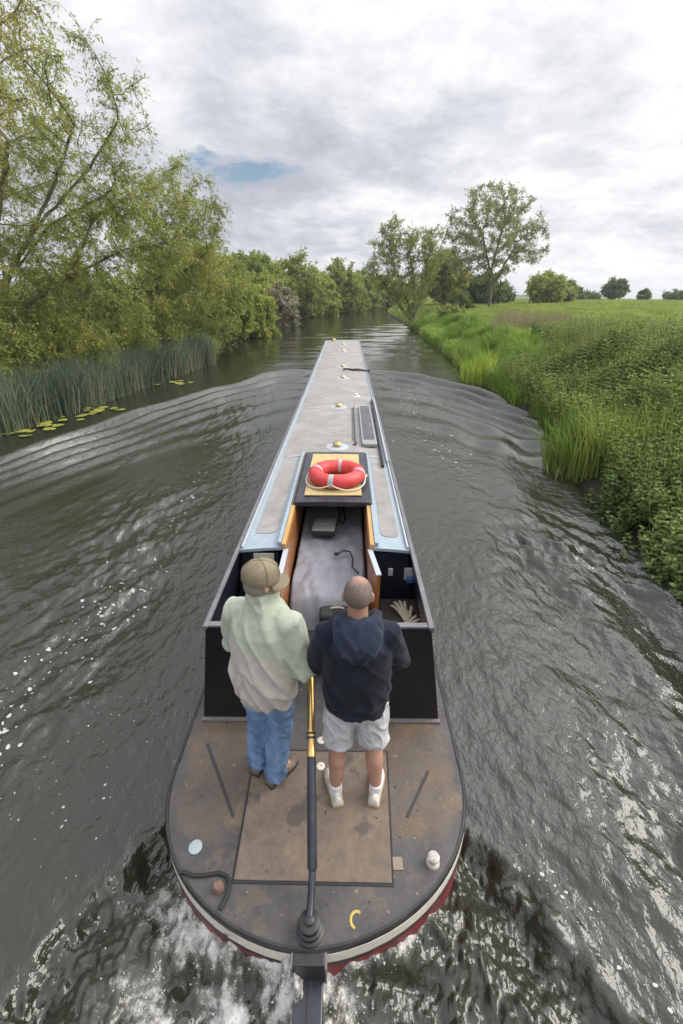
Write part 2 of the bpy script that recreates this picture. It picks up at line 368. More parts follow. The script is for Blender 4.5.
def foam_amount(x, y):
    ax = np.abs(x); e = 1.07 + 0.62 * np.maximum(2.15 - y, 0); de = ax - e; behind = sst(2.2, 1.9, y)
    n1 = fbm(x * 2.6 + 0.5 * pnoise(x * 3, y * 3), y * 2.2, 4, 0.6); n2 = fbm(x * 8 + 5, y * 7, 3, 0.6)
    dist = np.sqrt((np.maximum(ax - deck_half(np.maximum(y, 1.1)), 0)) ** 2 + np.maximum(1.1 - y, 0) ** 2)
    wash = 1.15 * np.exp(-((x + 0.45) / 0.66) ** 2) * sst(1.85, 1.5, y) * sst(-2.5, 0.2, y) * (0.75 + 0.5 * np.exp(-(dist / 0.25) ** 2))
    washr = 0.95 * np.exp(-((x - 0.48) / 0.34) ** 2) * np.exp(-(dist / 0.2) ** 2) * sst(1.8, 1.5, y)
    f = wash * np.clip(0.72 + 0.7 * n1 + 0.45 * n2, 0, 1) + washr * np.clip(0.7 + 0.6 * n1 + 0.4 * n2, 0, 1)
    edge = behind * np.exp(-((de - 0.01) / 0.05) ** 2) * np.clip(0.1 + 1.1 * n2 + 0.5 * n1, 0, 1) * np.where(x > 0, 0.45, 0.15)
    return np.clip(f + edge, 0, 1)
a_ = 3.0; uu = np.linspace(-1, 1, 860); wxs = 16.5 * np.sinh(a_ * uu) / np.sinh(a_)
yy = [0.75]
while yy[-1] < 175: yy.append(yy[-1] + 0.0165 + 0.0115 * max(yy[-1] - 2.2, 0))
yb = [0.75]
while yb[-1] > -40: yb.append(yb[-1] - 0.03 - 0.03 * (0.75 - yb[-1]))
wys = np.array(yb[:0:-1] + yy)
X, Y = np.meshgrid(wxs, wys)
X = X + np.interp(Y, [80, 95, 110, 140, 175], [0, 3, 10, 25, 42])
WH = water_h(X, Y)
nx = len(wxs); I = np.arange(len(wys) - 1)[:, None] * nx + np.arange(nx - 1)[None]
Q = np.stack([I, I + 1, I + nx + 1, I + nx], -1).reshape(-1, 4)
fo = foam_amount(X, Y).reshape(-1)
cols = np.zeros((fo.size, 3), np.float32); cols[:, 0] = fo; cols[:, 1] = sst(30, 12, Y).reshape(-1)
def water_material():
    m = bpy.data.materials.new('river_water'); m.use_nodes = True
    t = m.node_tree; b = t.nodes['Principled BSDF']; ln = t.links; nd = t.nodes.new
    at = nd('ShaderNodeAttribute'); at.attribute_name = 'col'; sp = nd('ShaderNodeSeparateColor'); ln.new(at.outputs['Color'], sp.inputs[0])
    tc = nd('ShaderNodeTexCoord')
    def noise(s, d, r, st=(1, 1, 1), rot=0.0):
        mp = nd('ShaderNodeMapping'); mp.inputs['Scale'].default_value = st; mp.inputs['Rotation'].default_value = (0, 0, rot)
        ln.new(tc.outputs['Object'], mp.inputs[0]); n = nd('ShaderNodeTexNoise'); n.inputs['Scale'].default_value = s
        n.inputs['Detail'].default_value = d; n.inputs['Roughness'].default_value = r; ln.new(mp.outputs[0], n.inputs['Vector']); return n.outputs[0]
    def mth(op, a, c, cl=False):
        n = nd('ShaderNodeMath'); n.operation = op; n.use_clamp = cl
        for i, v in enumerate((a, c)):
            if isinstance(v, (int, float)): n.inputs[i].default_value = v
            else: ln.new(v, n.inputs[i])
        return n.outputs[0]
    big = noise(0.35, 3, 0.5)
    mx = nd('ShaderNodeMix'); mx.data_type = 'RGBA'; ln.new(big, mx.inputs[0]); mx.inputs[6].default_value = (0.018, 0.021, 0.012, 1); mx.inputs[7].default_value = (0.028, 0.030, 0.018, 1)
    fn = noise(17, 10, 0.78); fx = mth('MULTIPLY', mth('SUBTRACT', mth('ADD', sp.outputs[0], mth('MULTIPLY', mth('SUBTRACT', fn, 0.5), 2.6)), 0.36), 1.7, True)
    fx = mth('MULTIPLY', fx, mth('MULTIPLY', sp.outputs[0], 3.0, True))
    m2 = nd('ShaderNodeMix'); m2.data_type = 'RGBA'; ln.new(fx, m2.inputs[0]); ln.new(mx.outputs[2], m2.inputs[6]); m2.inputs[7].default_value = (0.62, 0.61, 0.58, 1)
    # aerated, milky water under the crisp froth
    mk = mth('MULTIPLY', mth('ADD', sp.outputs[0], mth('MULTIPLY', mth('SUBTRACT', noise(6, 8, 0.65), 0.5), 0.8)), 0.55, True)
    mk = mth('MULTIPLY', mk, mth('MULTIPLY', sp.outputs[0], 2.5, True))
    m3 = nd('ShaderNodeMix'); m3.data_type = 'RGBA'; ln.new(mk, m3.inputs[0]); ln.new(mx.outputs[2], m3.inputs[6]); m3.inputs[7].default_value = (0.33, 0.325, 0.28, 1)
    ln.new(m3.outputs[2], m2.inputs[6])
    ln.new(m2.outputs[2], b.inputs['Base Color'])
    ln.new(mth('ADD', 0.035, mth('MULTIPLY', fx, 0.6)), b.inputs['Roughness'])
    b.inputs['IOR'].default_value = 1.55
    hgt = mth('ADD', mth('MULTIPLY', noise(7, 4, 0.55, (1, 0.6, 1), 0.4), 1.0), mth('MULTIPLY', noise(20, 3, 0.5, (1, 0.7, 1), -0.3), 0.3))
    bn = nd('ShaderNodeBump'); bn.inputs['Distance'].default_value = 0.035; bn.inputs['Strength'].default_value = 0.35
    ln.new(hgt, bn.inputs['Height']); ln.new(bn.outputs[0], b.inputs['Normal'])
    ln.new(mth('ADD', 0.18, mth('MULTIPLY', sp.outputs[1], 0.58)), bn.inputs['Strength'])
    return m
M['water'] = water_material()
wt = fast_mesh('water', np.stack([X, Y, WH], -1), Q, colors=cols, material=M['water'], smooth=True); tag(wt, kind='structure')

# drifting foam flecks thrown off by the wake
rs = np.random.RandomState(21); V = []; F = []
M['foam'] = mat('foam', (0.45, 0.45, 0.44), 0.8, var=0.1, vscale=30)
def flecks(n, fx, y0, y1, sx, rmin, rmax, pw):
    for _ in range(n):
        y = y0 + (y1 - y0) * rs.rand() ** pw; x = fx(y) + rs.normal() * sx(y)
        if -deck_half(np.array(y)) - 0.06 < x < deck_half(np.array(y)) + 0.06 and y > 1: continue
        r = rmin + (rmax - rmin) * rs.rand() ** 3; st = rs.uniform(0.5, 1); a0 = rs.uniform(0, 3)
        k = len(V); m = 7
        ring = []
        for i in range(m):
            a = 2 * math.pi * i / m; q = r * rs.uniform(0.6, 1.15); lx, ly = q * math.cos(a), q * st * math.sin(a)
            ring.append((x + lx * math.cos(a0) - ly * math.sin(a0), y + lx * math.sin(a0) + ly * math.cos(a0)))
        ra = np.array(ring + [(x, y)]); hz = water_h(ra[:, 0], ra[:, 1]) + 0.003
        for (qx, qy), z in zip(ring, hz): V.append((qx, qy, z))
        V.append((x, y, hz[-1] + 0.35 * r * 0.5))
        for i in range(m): F.append((k + i, k + (i + 1) % m, k + m))
fl = lambda y: np.interp(y, [0, 3, 5, 9, 20], [-2.9, -3.0, -2.72, -2.85, -2.95])
flecks(330, fl, 2.2, 19, lambda y: 0.10 + 0.012 * y, 0.006, 0.030, 1.25)
flecks(130, fl, 1.6, 5.5, lambda y: 0.22, 0.005, 0.036, 1.0)
flecks(60, lambda y: -2.2, 0.9, 3.2, lambda y: 0.35, 0.005, 0.016, 1.0)
flecks(150, lambda y: np.interp(y, [8, 22], [2.7, 2.2]), 9, 21, lambda y: 0.28, 0.012, 0.04, 1.0)
flecks(60, lambda y: 1.25 + 0.62 * (2.2 - y), 0.6, 1.9, lambda y: 0.07, 0.004, 0.018, 1.0)
def froth(n, fx_, fy_):
    for _ in range(n):
        x, y = fx_(), fy_()
        if abs(x) < deck_half(np.array(max(y, 1.1))) + 0.02 and y > 1.08: continue
        if rs.rand() > foam_amount(np.array(x), np.array(y)) * 1.3: continue
        r = 0.002 + 0.007 * rs.rand() ** 3; k = len(V); z = float(water_h(np.array(x), np.array(y))); m = 6
        for i in range(m): V.append((x + r * math.cos(i * 1.047 + x * 50), y + 0.8 * r * math.sin(i * 1.047 + x * 50), z + 0.002))
        V.append((x, y, z + 0.002 + r * 0.5))
        for i in range(m): F.append((k + i, k + (i + 1) % m, k + m))
froth(3200, lambda: rs.normal() * 0.5 - 0.35, lambda: rs.uniform(0.55, 1.75)); froth(1500, lambda: rs.uniform(0.1, 1.0), lambda: rs.uniform(0.8, 1.6))
froth(700, lambda: (1.07 + rs.rand() * 1.1) * (1 if rs.rand() < 0.7 else -1), lambda: rs.uniform(0.6, 2.1))
tag(fast_mesh('foam_flecks', V, tris=F, material=M['foam'], smooth=True), 'white foam flecks drifting in a line left of the boat', 'foam', kind='stuff')
# ------------------------------------------------------------------ the narrowboat
BY = 12.0
boat = empty('narrowboat', (0, BY, 0), 0, 'long narrowboat with pale roof, open stern cockpit and brown worn aft deck', 'boat')
def bpart(mb, name, m, parent=None, **k):
    o = mb.build(name, m, parent or boat, **k)
    if parent is None: o.location = (0, -BY, 0)
    return o
DZ, RZ = 0.45, 1.41
oy = np.concatenate([[1.10, 1.103, 1.115, 1.13], np.arange(1.16, 2.2, 0.045), np.arange(2.25, 22.5, 1.0), np.arange(22.5, 25.61, 0.18)])
# smooth the stern curve: superellipse-like counter
def half(y):
    y = np.asarray(y, float); t = np.clip((2.15 - y) / 1.05, 0, 1)
    st = 1.045 * np.power(np.maximum(1 - t ** 2.35, 0), 0.56)
    return np.where(y < 2.15, st, deck_half(y))
hx = half(oy)
outline = [(h, y) for h, y in zip(hx, oy)] + [(-h, y) for h, y in zip(hx[::-1], oy[::-1])]
# drop duplicate centre point
outline = [p for i, p in enumerate(outline) if i == 0 or (abs(p[0] - outline[i - 1][0]) + abs(p[1] - outline[i - 1][1])) > 1e-5]
ocy = 1.9
def ring(z, off):
    out = []; n = len(outline)
    for i, (x, y) in enumerate(outline):
        a, b = outline[i - 1], outline[(i + 1) % n]; tx, ty = b[0] - a[0], b[1] - a[1]; l = math.hypot(tx, ty) or 1
        out.append((x + ty / l * off, y - tx / l * off, z))
    return out
hull = MB().loft([ring(-0.55, -0.10), ring(0.0, -0.02), ring(0.40, -0.012), ring(0.445, -0.012)])
bpart(hull, 'hull', M['black'], smooth=True)
bpart(MB().loft([ring(0.405, -0.006), ring(0.41, 0.004), ring(0.445, 0.005), ring(0.456, -0.003), ring(0.456, -0.016), ring(0.448, -0.018)], cap=False), 'rubbing_strake', M['black'], smooth=True, sharp=30)
def stern_strip(name, m, z0, z1, off, ymax):
    idx = [i for i, (x, y) in enumerate(outline) if y <= ymax]
    k = next(i for i in range(len(idx)) if idx[i] - idx[i - 1] > 1) if any(idx[i] - idx[i - 1] > 1 for i in range(1, len(idx))) else 0
    idx = idx[k:] + idx[:k]
    A, B, C, D_ = ring(z0, off - 0.010), ring(z0, off), ring(z1, off), ring(z1, off - 0.010)
    rows = [[r[i] for i in idx] for r in (A, B, C, D_)]
    bpart(MB().loft(rows, cap=False, closed=False), name, m, smooth=True, sharp=30)
stern_strip('white_band', M['white'], 0.315, 0.403, 0.006, 1.95)
stern_strip('black_band', M['black'], 0.292, 0.313, 0.010, 2.0)
stern_strip('red_band', M['red'], -0.06, 0.290, 0.004, 2.1)

# deck plate with worn brown paint and grey borders
ny_, nx_ = 150, 90; dyv = np.concatenate([np.linspace(1.104, 1.2, 16)[:-1], np.linspace(1.2, 3.6, ny_)]); du = np.linspace(-1, 1, nx_)
DX = du[None] * (half(dyv)[:, None] - 0.02).clip(0.001); DY = np.repeat(dyv[:, None], nx_, 1)
edge_d = half(dyv)[:, None] - np.abs(DX)
nz1 = fbm(DX * 5, DY * 5, 4); nz2 = fbm(DX * 17 + 3, DY * 17, 3)
brown = sst(1.60, 1.72, DY + 0.05 * nz1) * sst(0.02, 0.12, edge_d + 0.05 * nz1) * (1 - 0.85 * sst(2.27, 2.25, np.abs(DX) * 0 + 4.5 - DY) * sst(0.50, 0.44, np.abs(DX))) * sst(2.64, 2.52, DY)
brown = np.clip(brown * (0.82 + 0.45 * nz1 + 0.25 * nz2), 0, 1)
brown = np.maximum(brown, 0.55 * sst(0.25, 0.6, nz1 + 0.5 * nz2) * sst(1.75, 1.6, DY))
dc = np.zeros((DX.size, 3), np.float32); dc[:, 0] = brown.ravel(); dc[:, 1] = sst(0.25, 0.75, fbm(DX * 3 + 8, DY * 3, 4)).ravel()
def deck_material():
    m = bpy.data.materials.new('worn_deck'); m.use_nodes = True; t = m.node_tree; b = t.nodes['Principled BSDF']; ln = t.links; nd = t.nodes.new
    at = nd('ShaderNodeAttribute'); at.attribute_name = 'col'; sp = nd('ShaderNodeSeparateColor'); ln.new(at.outputs['Color'], sp.inputs[0]); tc = nd('ShaderNodeTexCoord')
    def noise(s, d=6, r=0.65):
        n = nd('ShaderNodeTexNoise'); n.inputs['Scale'].default_value = s; n.inputs['Detail'].default_value = d; n.inputs['Roughness'].default_value = r; ln.new(tc.outputs['Object'], n.inputs['Vector']); return n.outputs[0]
    def mix(f, a, c, bt='MIX'):
        x = nd('ShaderNodeMix'); x.data_type = 'RGBA'; x.blend_type = bt
        for s_, v in ((0, f), (6, a), (7, c)):
            if isinstance(v, tuple): x.inputs[s_].default_value = v + (1,)
            elif isinstance(v, float): x.inputs[s_].default_value = v
            else: ln.new(v, x.inputs[s_])
        return x.outputs[2]
    def mr(v, a, c, d=0.0, e=1.0):
        r = nd('ShaderNodeMapRange'); ln.new(v, r.inputs[0]); r.inputs[1].default_value = a; r.inputs[2].default_value = c; r.inputs[3].default_value = d; r.inputs[4].default_value = e; return r.outputs[0]
    grey = mix(mr(noise(5), 0.35, 0.65), (0.046, 0.045, 0.047), (0.080, 0.074, 0.072))
    br = mix(sp.outputs[1], (0.105, 0.080, 0.058), (0.165, 0.118, 0.078))
    br = mix(mr(noise(9), 0.5, 0.72), br, (0.105, 0.090, 0.072))
    br = mix(mr(noise(3.3), 0.46, 0.72, 0.0, 0.7), br, (0.165, 0.100, 0.052))
    c = mix(mr(noise(30, 4), 0.35, 0.65, -0.25, 0.25), (0, 0, 0), (0, 0, 0))
    f = nd('ShaderNodeMath'); f.operation = 'ADD'; f.use_clamp = True; ln.new(sp.outputs[0], f.inputs[0]); ln.new(mr(noise(24, 5), 0.35, 0.65, -0.3, 0.3), f.inputs[1])
    c = mix(f.outputs[0], grey, br)
    cx = nd('ShaderNodeCombineColor'); v = mr(noise(70, 6, 0.75), 0.25, 0.75, 0.74, 1.26)
    for i in range(3): ln.new(v, cx.inputs[i])
    c = mix(1.0, c, cx.outputs[0], 'MULTIPLY')
    c = mix(mr(noise(26, 2, 0.4), 0.73, 0.75), c, (0.2, 0.17, 0.11)); c = mix(mr(noise(15.5, 2, 0.4), 0.72, 0.735), c, (0.03, 0.028, 0.027))
    ln.new(c, b.inputs['Base Color']); ln.new(mr(noise(8), 0.3, 0.7, 0.42, 0.72), b.inputs['Roughness'])
    bn = nd('ShaderNodeBump'); bn.inputs['Strength'].default_value = 0.35; bn.inputs['Distance'].default_value = 0.004; ln.new(noise(220, 4), bn.inputs['Height']); ln.new(bn.outputs[0], b.inputs['Normal'])
    return m
M['deck'] = deck_material()
Ii = np.arange(len(dyv) - 1)[:, None] * nx_ + np.arange(nx_ - 1)[None]
dk = fast_mesh('aft_deck', np.stack([DX, DY, np.full_like(DX, DZ)], -1), np.stack([Ii, Ii + 1, Ii + nx_ + 1, Ii + nx_], -1).reshape(-1, 4), colors=dc, material=M['deck'], parent=boat); dk.location = (0, -BY, 0)
# side decks beside the cabin and the fore deck
bpart(MB().prism([(0.96, 3.6), (1.02, 3.6), (1.02, 22.4), (0.96, 22.4)], 0.40, DZ + 0.004).prism([(-1.02, 3.6), (-0.96, 3.6), (-0.96, 22.4), (-1.02, 22.4)], 0.40, DZ + 0.004), 'gunwale', M['gunwale'])
fd = [(float(h) - 0.02, float(y)) for h, y in zip(hx, oy) if 22.3 < y < 25.55]
bpart(MB().prism(fd + [(-a, b) for a, b in fd[::-1]], 0.40, DZ + 0.002), 'fore_deck', M['gunwale'])

M['board'] = mat('board', (0.125, 0.096, 0.074), 0.75, var=0.26, vscale=7, base2=(0.180, 0.136, 0.100), thresh=(0.3, 0.7), bump=0.35, bscale=120, spots=[((0.035, 0.03, 0.027), 22, 0.72), ((0.085, 0.07, 0.058), 4, 0.60), ((0.045, 0.038, 0.033), 9, 0.70)])
bpart(MB().prism([(-0.455, 1.412), (0.475, 1.405), (0.505, 2.235), (-0.475, 2.24)], DZ + 0.001, DZ + 0.014), 'deck_board', M['board'], bevel=0.004)
bpart(MB().prism([(-0.468, 1.398), (0.488, 1.391), (0.518, 2.25), (-0.488, 2.255)], DZ + 0.0005, DZ + 0.006), 'board_seal', M['rubber'])
for sx in (-1, 1):
    a, b = (Vector((-0.86, 2.30, DZ + 0.002)), Vector((-0.54, 1.77, DZ + 0.002))) if sx < 0 else (Vector((0.80, 2.10, DZ + 0.002)), Vector((0.61, 1.78, DZ + 0.002))); d = (b - a)
    bpart(MB().box((a + b) / 2, (0.020, d.length, 0.004), Matrix.Rotation(math.atan2(d.y, d.x) - math.pi / 2, 3, 'Z')), 'deck_seam', M['seam'])
for (x, y) in ((0.012, 2.335), (0.020, 2.115)):
    bpart(MB().lathe([(0.001, 0.0), (0.031, 0.0), (0.031, 0.007), (0.026, 0.011), (0.012, 0.011), (0.011, 0.004), (0.001, 0.004)], (x, y, DZ + 0.0145 if y < 2.24 else DZ + 0.001), 20), 'lifting_washer', M['white'], smooth=True)
bpart(MB().lathe([(0.001, 0), (0.042, 0), (0.042, 0.007), (0.036, 0.010), (0.001, 0.010)], (-0.735, 1.585, DZ + 0.001), 24), 'filler_cap', M['paleblue_cap'], smooth=True)
bpart(MB().prism([(0.49, 1.475), (0.55, 1.475), (0.55, 1.545), (0.49, 1.545)], DZ + 0.001, DZ + 0.007), 'wear_plate', mat('plate', (0.24, 0.19, 0.14), 0.8, var=0.2, vscale=20), bevel=0.002)
# mooring stud on the right quarter, rusty stud in its pad on the left
bpart(MB().lathe([(0.001, 0), (0.042, 0), (0.038, 0.008), (0.022, 0.012), (0.020, 0.040), (0.022, 0.046), (0.034, 0.050), (0.036, 0.060), (0.028, 0.066), (0.010, 0.068), (0.001, 0.0685)], (0.735, 1.52, DZ), 24), 'mooring_stud', mat('stud_paint', (0.46, 0.45, 0.42), 0.5, var=0.2, vscale=20, base2=(0.3, 0.27, 0.23)), smooth=True)
st = MB().lathe([(0.001, 0), (0.034, 0), (0.030, 0.03), (0.024, 0.045), (0.001, 0.048)], (-0.535, 1.37, DZ + 0.004), 20)
bpart(st, 'mooring_stud', M['rust'], smooth=True)
pth = [(-0.795, 1.445, DZ + 0.012), (-0.76, 1.447, DZ + 0.012), (-0.70, 1.43, DZ + 0.012), (-0.63, 1.432, DZ + 0.012), (-0.555, 1.445, DZ + 0.012), (-0.50, 1.43, DZ + 0.012), (-0.472, 1.385, DZ + 0.012), (-0.478, 1.32, DZ + 0.012), (-0.50, 1.27, DZ + 0.012)]
bpart(MB().tube(pth, 0.012, 8), 'fairlead_lip', M['rubber'], smooth=True)
arc = [(0.265 + 0.033 * math.cos(a), 1.235 + 0.038 * math.sin(a), DZ + 0.002) for a in np.linspace(0.9, 4.4, 14)]
bpart(MB().tube(arc, (0.0075), 6, flat=0.3), 'paint_mark', M['yellow'])

# rudder: stock, swan neck, tiller, top plate
bpart(MB().lathe([(0.001, 0), (0.074, 0), (0.076, 0.018), (0.062, 0.024), (0.060, 0.042), (0.066, 0.046), (0.066, 0.060), (0.054, 0.066), (0.052, 0.088), (0.058, 0.092), (0.057, 0.106), (0.044, 0.112), (0.028, 0.114), (0.027, 0.130), (0.018, 0.137), (0.001, 0.138)], (0.012, 1.185, DZ), 28), 'rudder_stock', M['black'], smooth=True)
bpart(MB().tube([(0.012, 1.20, 0.57), (0.015, 1.30, 0.60), (0.016, 1.40, 0.66)], (0.022, 0.020, 0.021), 12), 'swan_neck', M['navy_satin'], smooth=True)
T0, T1, T2 = Vector((0.016, 1.375, 0.645)), Vector((-0.012, 1.83, 0.98)), Vector((-0.045, 2.34, 1.33))
til = bpart(MB().tube([T0, T0.lerp(T1, 0.03), T0.lerp(T1, 0.5), T1], (0.020, 0.029, 0.028, 0.027), 16), 'tiller', M['navy_satin'], smooth=True)
d = (T2 - T1).normalized()
hd = MB().tube([T1, T1 + d * 0.02, T1 + d * 0.05, T1 + d * 0.10, T1 + d * 0.11, T1 + d * 0.14, T1 + d * 0.15, T1.lerp(T2, 0.6), T2], (0.028, 0.028, 0.024, 0.024, 0.028, 0.028, 0.024, 0.024, 0.022), 16)
bpart(hd, 'tiller_handle', M['brass'], til, smooth=True)
for k in (0.10, 0.125):
    bpart(MB().tube([T1 + d * k, T1 + d * (k + 0.012)], 0.0292, 16), 'handle_ring', M['black'], til, smooth=True)
rd = bpart(MB().box((0.012, 0.86, 0.255), (0.152, 0.50, 0.05)).box((0.012, 0.72, 0.10), (0.05, 0.55, 0.30)), 'rudder', M['navy_satin'], bevel=0.008)
bpart(MB().tube([(0.014, 1.08, 0.2815), (0.018, 1.02, 0.2815), (0.010, 0.96, 0.2815), (0.013, 0.88, 0.2815), (0.010, 0.84, 0.2815)], (0.009, 0.012, 0.008, 0.011, 0.004), 8, flat=0.15), 'groove_strip', M['rubber'], rd)  # dark strip laid flat on the beam, standing in for a groove
bpart(MB().box((0.012, 1.09, 0.34), (0.17, 0.09, 0.20)), 'rudder_bracket', M['black'], bevel=0.006)
for sx in (-1, 1): bpart(MB().box((0.012 + sx * 0.0895, 1.075, 0.35), (0.010, 0.08, 0.18)), 'bracket_cheek', M['gunwale'], bevel=0.003)

# cabin: sides, roof, handrails
RE = 0.812
def side(sx):
    m = MB()
    m.loft([[(sx * 0.952, y, DZ + 0.004), (sx * RE, y, RZ - 0.006), (sx * (RE - 0.022), y, RZ - 0.006), (sx * 0.928, y, DZ + 0.004)] for y in (2.532, 22.7)])
    return m
for sx in (-1, 1): bpart(side(sx), 'cabin_side', M['navy'])
M['locker_face'] = mat('locker_black', (0.006, 0.006, 0.010), 0.3, var=0.3, vscale=8, spots=[((0.03, 0.03, 0.035), 120, 0.72)])
for sx in (-1, 1):
    xi = 0.415 * sx if sx < 0 else 0.44
    p = MB().loft([[(xi, y, DZ + 0.006), (sx * 0.948, y, DZ + 0.006), (sx * (RE - 0.003), y, RZ - 0.008), (xi, y, RZ - 0.008)] for y in (2.528, 2.562)])
    pn = bpart(p, 'locker_panel', M['locker_face'])
    bpart(MB().box(((xi + sx * RE) / 2, 2.545, RZ + 0.0015), (abs(sx * RE - xi) + 0.012, 0.05, 0.018)), 'top_trim', M['rail'], pn, bevel=0.003)
    bpart(MB().box(((xi + sx * 0.95) / 2, 2.513, DZ + 0.012), (abs(sx * 0.95 - xi) + 0.02, 0.034, 0.020)), 'bottom_trim', M['gunwale'], pn, bevel=0.003)
    bpart(MB().box(((xi + sx * 0.90) / 2, 3.07, 0.861), (abs(sx * 0.90 - xi), 1.0, 0.02)), 'locker_shelf', mat('shelf', (0.055, 0.045, 0.036), 0.7, var=0.3, vscale=8))
    bpart(MB().box((xi, 3.07, 0.66), (0.022, 1.0, 0.38)), 'locker_side', M['navy'])
    bpart(MB().loft([[(xi + (0.02 if sx > 0 else -0.02), y, 0.46), (sx * 0.91, y, 0.46), (sx * (RE - 0.04), y, RZ - 0.03), (xi + (0.02 if sx > 0 else -0.02), y, RZ - 0.03)] for y in (3.585, 3.61)]), 'bulkhead', M['navy'])
SLO, SRO = -0.375, 0.435                      # companionway slot in the roof
def camber(x): return RZ + 0.045 * (1 - (x / RE) ** 2)
def roof_piece(x0, x1, y0, y1, zoff, th, n=10, ny=2):
    xs_ = np.linspace(x0, x1, n); m = MB(); rings = []
    for y in np.linspace(y0, y1, ny):
        rings.append([(x, y, camber(x) + zoff) for x in xs_] + [(x, y, camber(x) + zoff - th) for x in xs_[::-1]])
    return m.loft(rings)
rf = roof_piece(-RE, SLO, 3.58, 6.15, 0, 0.03); q = roof_piece(SRO, RE, 3.58, 6.15, 0, 0.03); rf.add(q.v, q.f)
q = roof_piece(-RE, RE, 6.151, 22.72, 0, 0.03, 18); rf.add(q.v, q.f)
roof = bpart(rf, 'roof', M['blue'], smooth=True, sharp=25)
def rounded(x0, x1, y0, y1, r, rc):
    pts = []
    for (cx, cy, a0, on) in ((x1 - r, y0 + r, -90, 'r' in rc), (x1 - r, y1 - r, 0, 'R' in rc), (x0 + r, y1 - r, 90, 'L' in rc), (x0 + r, y0 + r, 180, 'l' in rc)):
        if on: pts += [(cx + r * math.cos(R(a0 + k * 15)), cy + r * math.sin(R(a0 + k * 15))) for k in range(7)]
        else: pts.append({-90: (x1, y0), 0: (x1, y1), 90: (x0, y1), 180: (x0, y0)}[a0])
    return pts
def grit(x0, x1, y0, y1, r, rc):
    # anti-slip sheet that follows the camber: 4 mm proud of the paint
    m = MB(); n = 14
    if not rc:
        q = roof_piece(x0, x1, y0, y1, 0.004, 0.003, n); m.add(q.v, q.f)
    else:
        out = rounded(x0, x1, y0, y1, r, rc); k = len(out)
        m.add([(x, y, camber(x) + 0.004) for x, y in out], [tuple(range(k))])
    return m
for (x0, x1, y0, y1) in ((-0.70, -0.475, 3.86, 6.10), (0.535, 0.71, 3.80, 6.10)):
    bpart(grit(x0, x1, y0, y1, 0.07, 'rl'), 'antislip_sheet', M['grit'], roof)
for (y0, y1) in ((6.16, 9.03), (9.09, 12.3), (12.36, 14.2), (14.26, 18.1), (18.16, 22.5)):
    bpart(grit(-0.72, 0.725, y0, y1, 0, ''), 'antislip_sheet', M['grit'], roof)
for yw in (6.13, 9.06, 12.33, 14.23, 18.13):
    bpart(roof_piece(-0.66, 0.66, yw - 0.018, yw + 0.018, 0.008, 0.006, 14), 'weld_line', M['rail_pale'], roof)
for sx in (-1, 1):
    rl = MB().box((sx * 0.0, 0, 0), (0, 0, 0)); rl = MB()
    yv = (2.50, 2.52, 6.0, 12.0, 18.0, 22.6, 22.72)
    rl.loft([[(sx * (RE + 0.014), y, RZ - 0.035), (sx * (RE + 0.016), y, RZ + 0.012), (sx * (RE + 0.006), y, RZ + 0.020), (sx * (RE - 0.022), y, RZ + 0.020), (sx * (RE - 0.026), y, RZ + 0.008)] for y in yv])
    bpart(rl, 'handrail', M['rail'], smooth=True, sharp=25)
    bpart(MB().loft([[(sx * (RE - 0.034), y, RZ + 0.010), (sx * (RE - 0.034), y, RZ + 0.030), (sx * (RE - 0.048), y, RZ + 0.034), (sx * (RE - 0.054), y, RZ + 0.012)] for y in (3.6, 22.6)]), 'rail_lip', M['rail_pale'])
# mushroom vents in brass
for (x, y, s) in ((0.06, 6.51, 1.0), (0.04, 9.07, 1.0), (0.10, 12.37, 0.95), (0.08, 14.27, 0.95), (0.05, 18.22, 0.95), (0.03, 20.67, 0.95)):
    z = camber(x) + 0.004
    v = bpart(MB().lathe([(0.001, 0.035), (0.045, 0.035), (0.068, 0.038), (0.072, 0.048), (0.063, 0.066), (0.040, 0.078), (0.001, 0.083)], (x, y, z), 28), 'mushroom_vent', M['brass'], smooth=True)
    v.scale = (1, 1, 1)
    bpart(MB().lathe([(0.001, 0.0), (0.17, 0.0), (0.165, 0.006), (0.055, 0.010), (0.05, 0.036), (0.001, 0.036)], (x, y, z), 28), 'vent_base', M['rail_pale'], v, smooth=True)
bpart(MB().lathe([(0.001, 0), (0.10, 0), (0.09, 0.012), (0.05, 0.015), (0.045, 0.06), (0.001, 0.062)], (0.41, 10.15, camber(0.41) + 0.004), 20), 'vent_stub', M['white'], smooth=True)
bpart(MB().lathe([(0.001, 0), (0.09, 0), (0.09, 0.06), (0.06, 0.10), (0.001, 0.11)], (-0.41, 22.3, camber(-0.41)), 20), 'head_lamp', M['brass'], smooth=True)

# sliding hatch, its runners, the doors and what shows of the inside
bpart(MB().loft([[(SLO - 0.01 + 0.03, y, 1.462), (SLO - 0.01, y, 1.470), (SLO - 0.01, y, 1.500), (SLO + 0.02, y, 1.512), (0.05, y, 1.520), (SRO + 0.02, y, 1.512), (SRO + 0.045, y, 1.500), (SRO + 0.045, y, 1.470), (SRO + 0.02, y, 1.462)] for y in (4.42, 4.44, 6.08, 6.10)]), 'sliding_hatch', M['navy_satin'], bevel=0.004)
for sx, x in ((-1, SLO), (1, SRO)):
    rn = bpart(MB().box((x + sx * 0.045, 4.9, camber(x) + 0.018), (0.035, 2.6, 0.05)), 'hatch_runner', M['blue'], bevel=0.003)
    bpart(MB().box((x + sx * 0.004, 4.85, camber(x) + 0.012), (0.040, 2.54, 0.045)), 'runner_strip', M['wood_edge'], rn, bevel=0.004)
    bpart(MB().box((x - sx * 0.012, 4.85, 1.21), (0.022, 2.5, 0.42)), 'slot_lining', M['wood'])
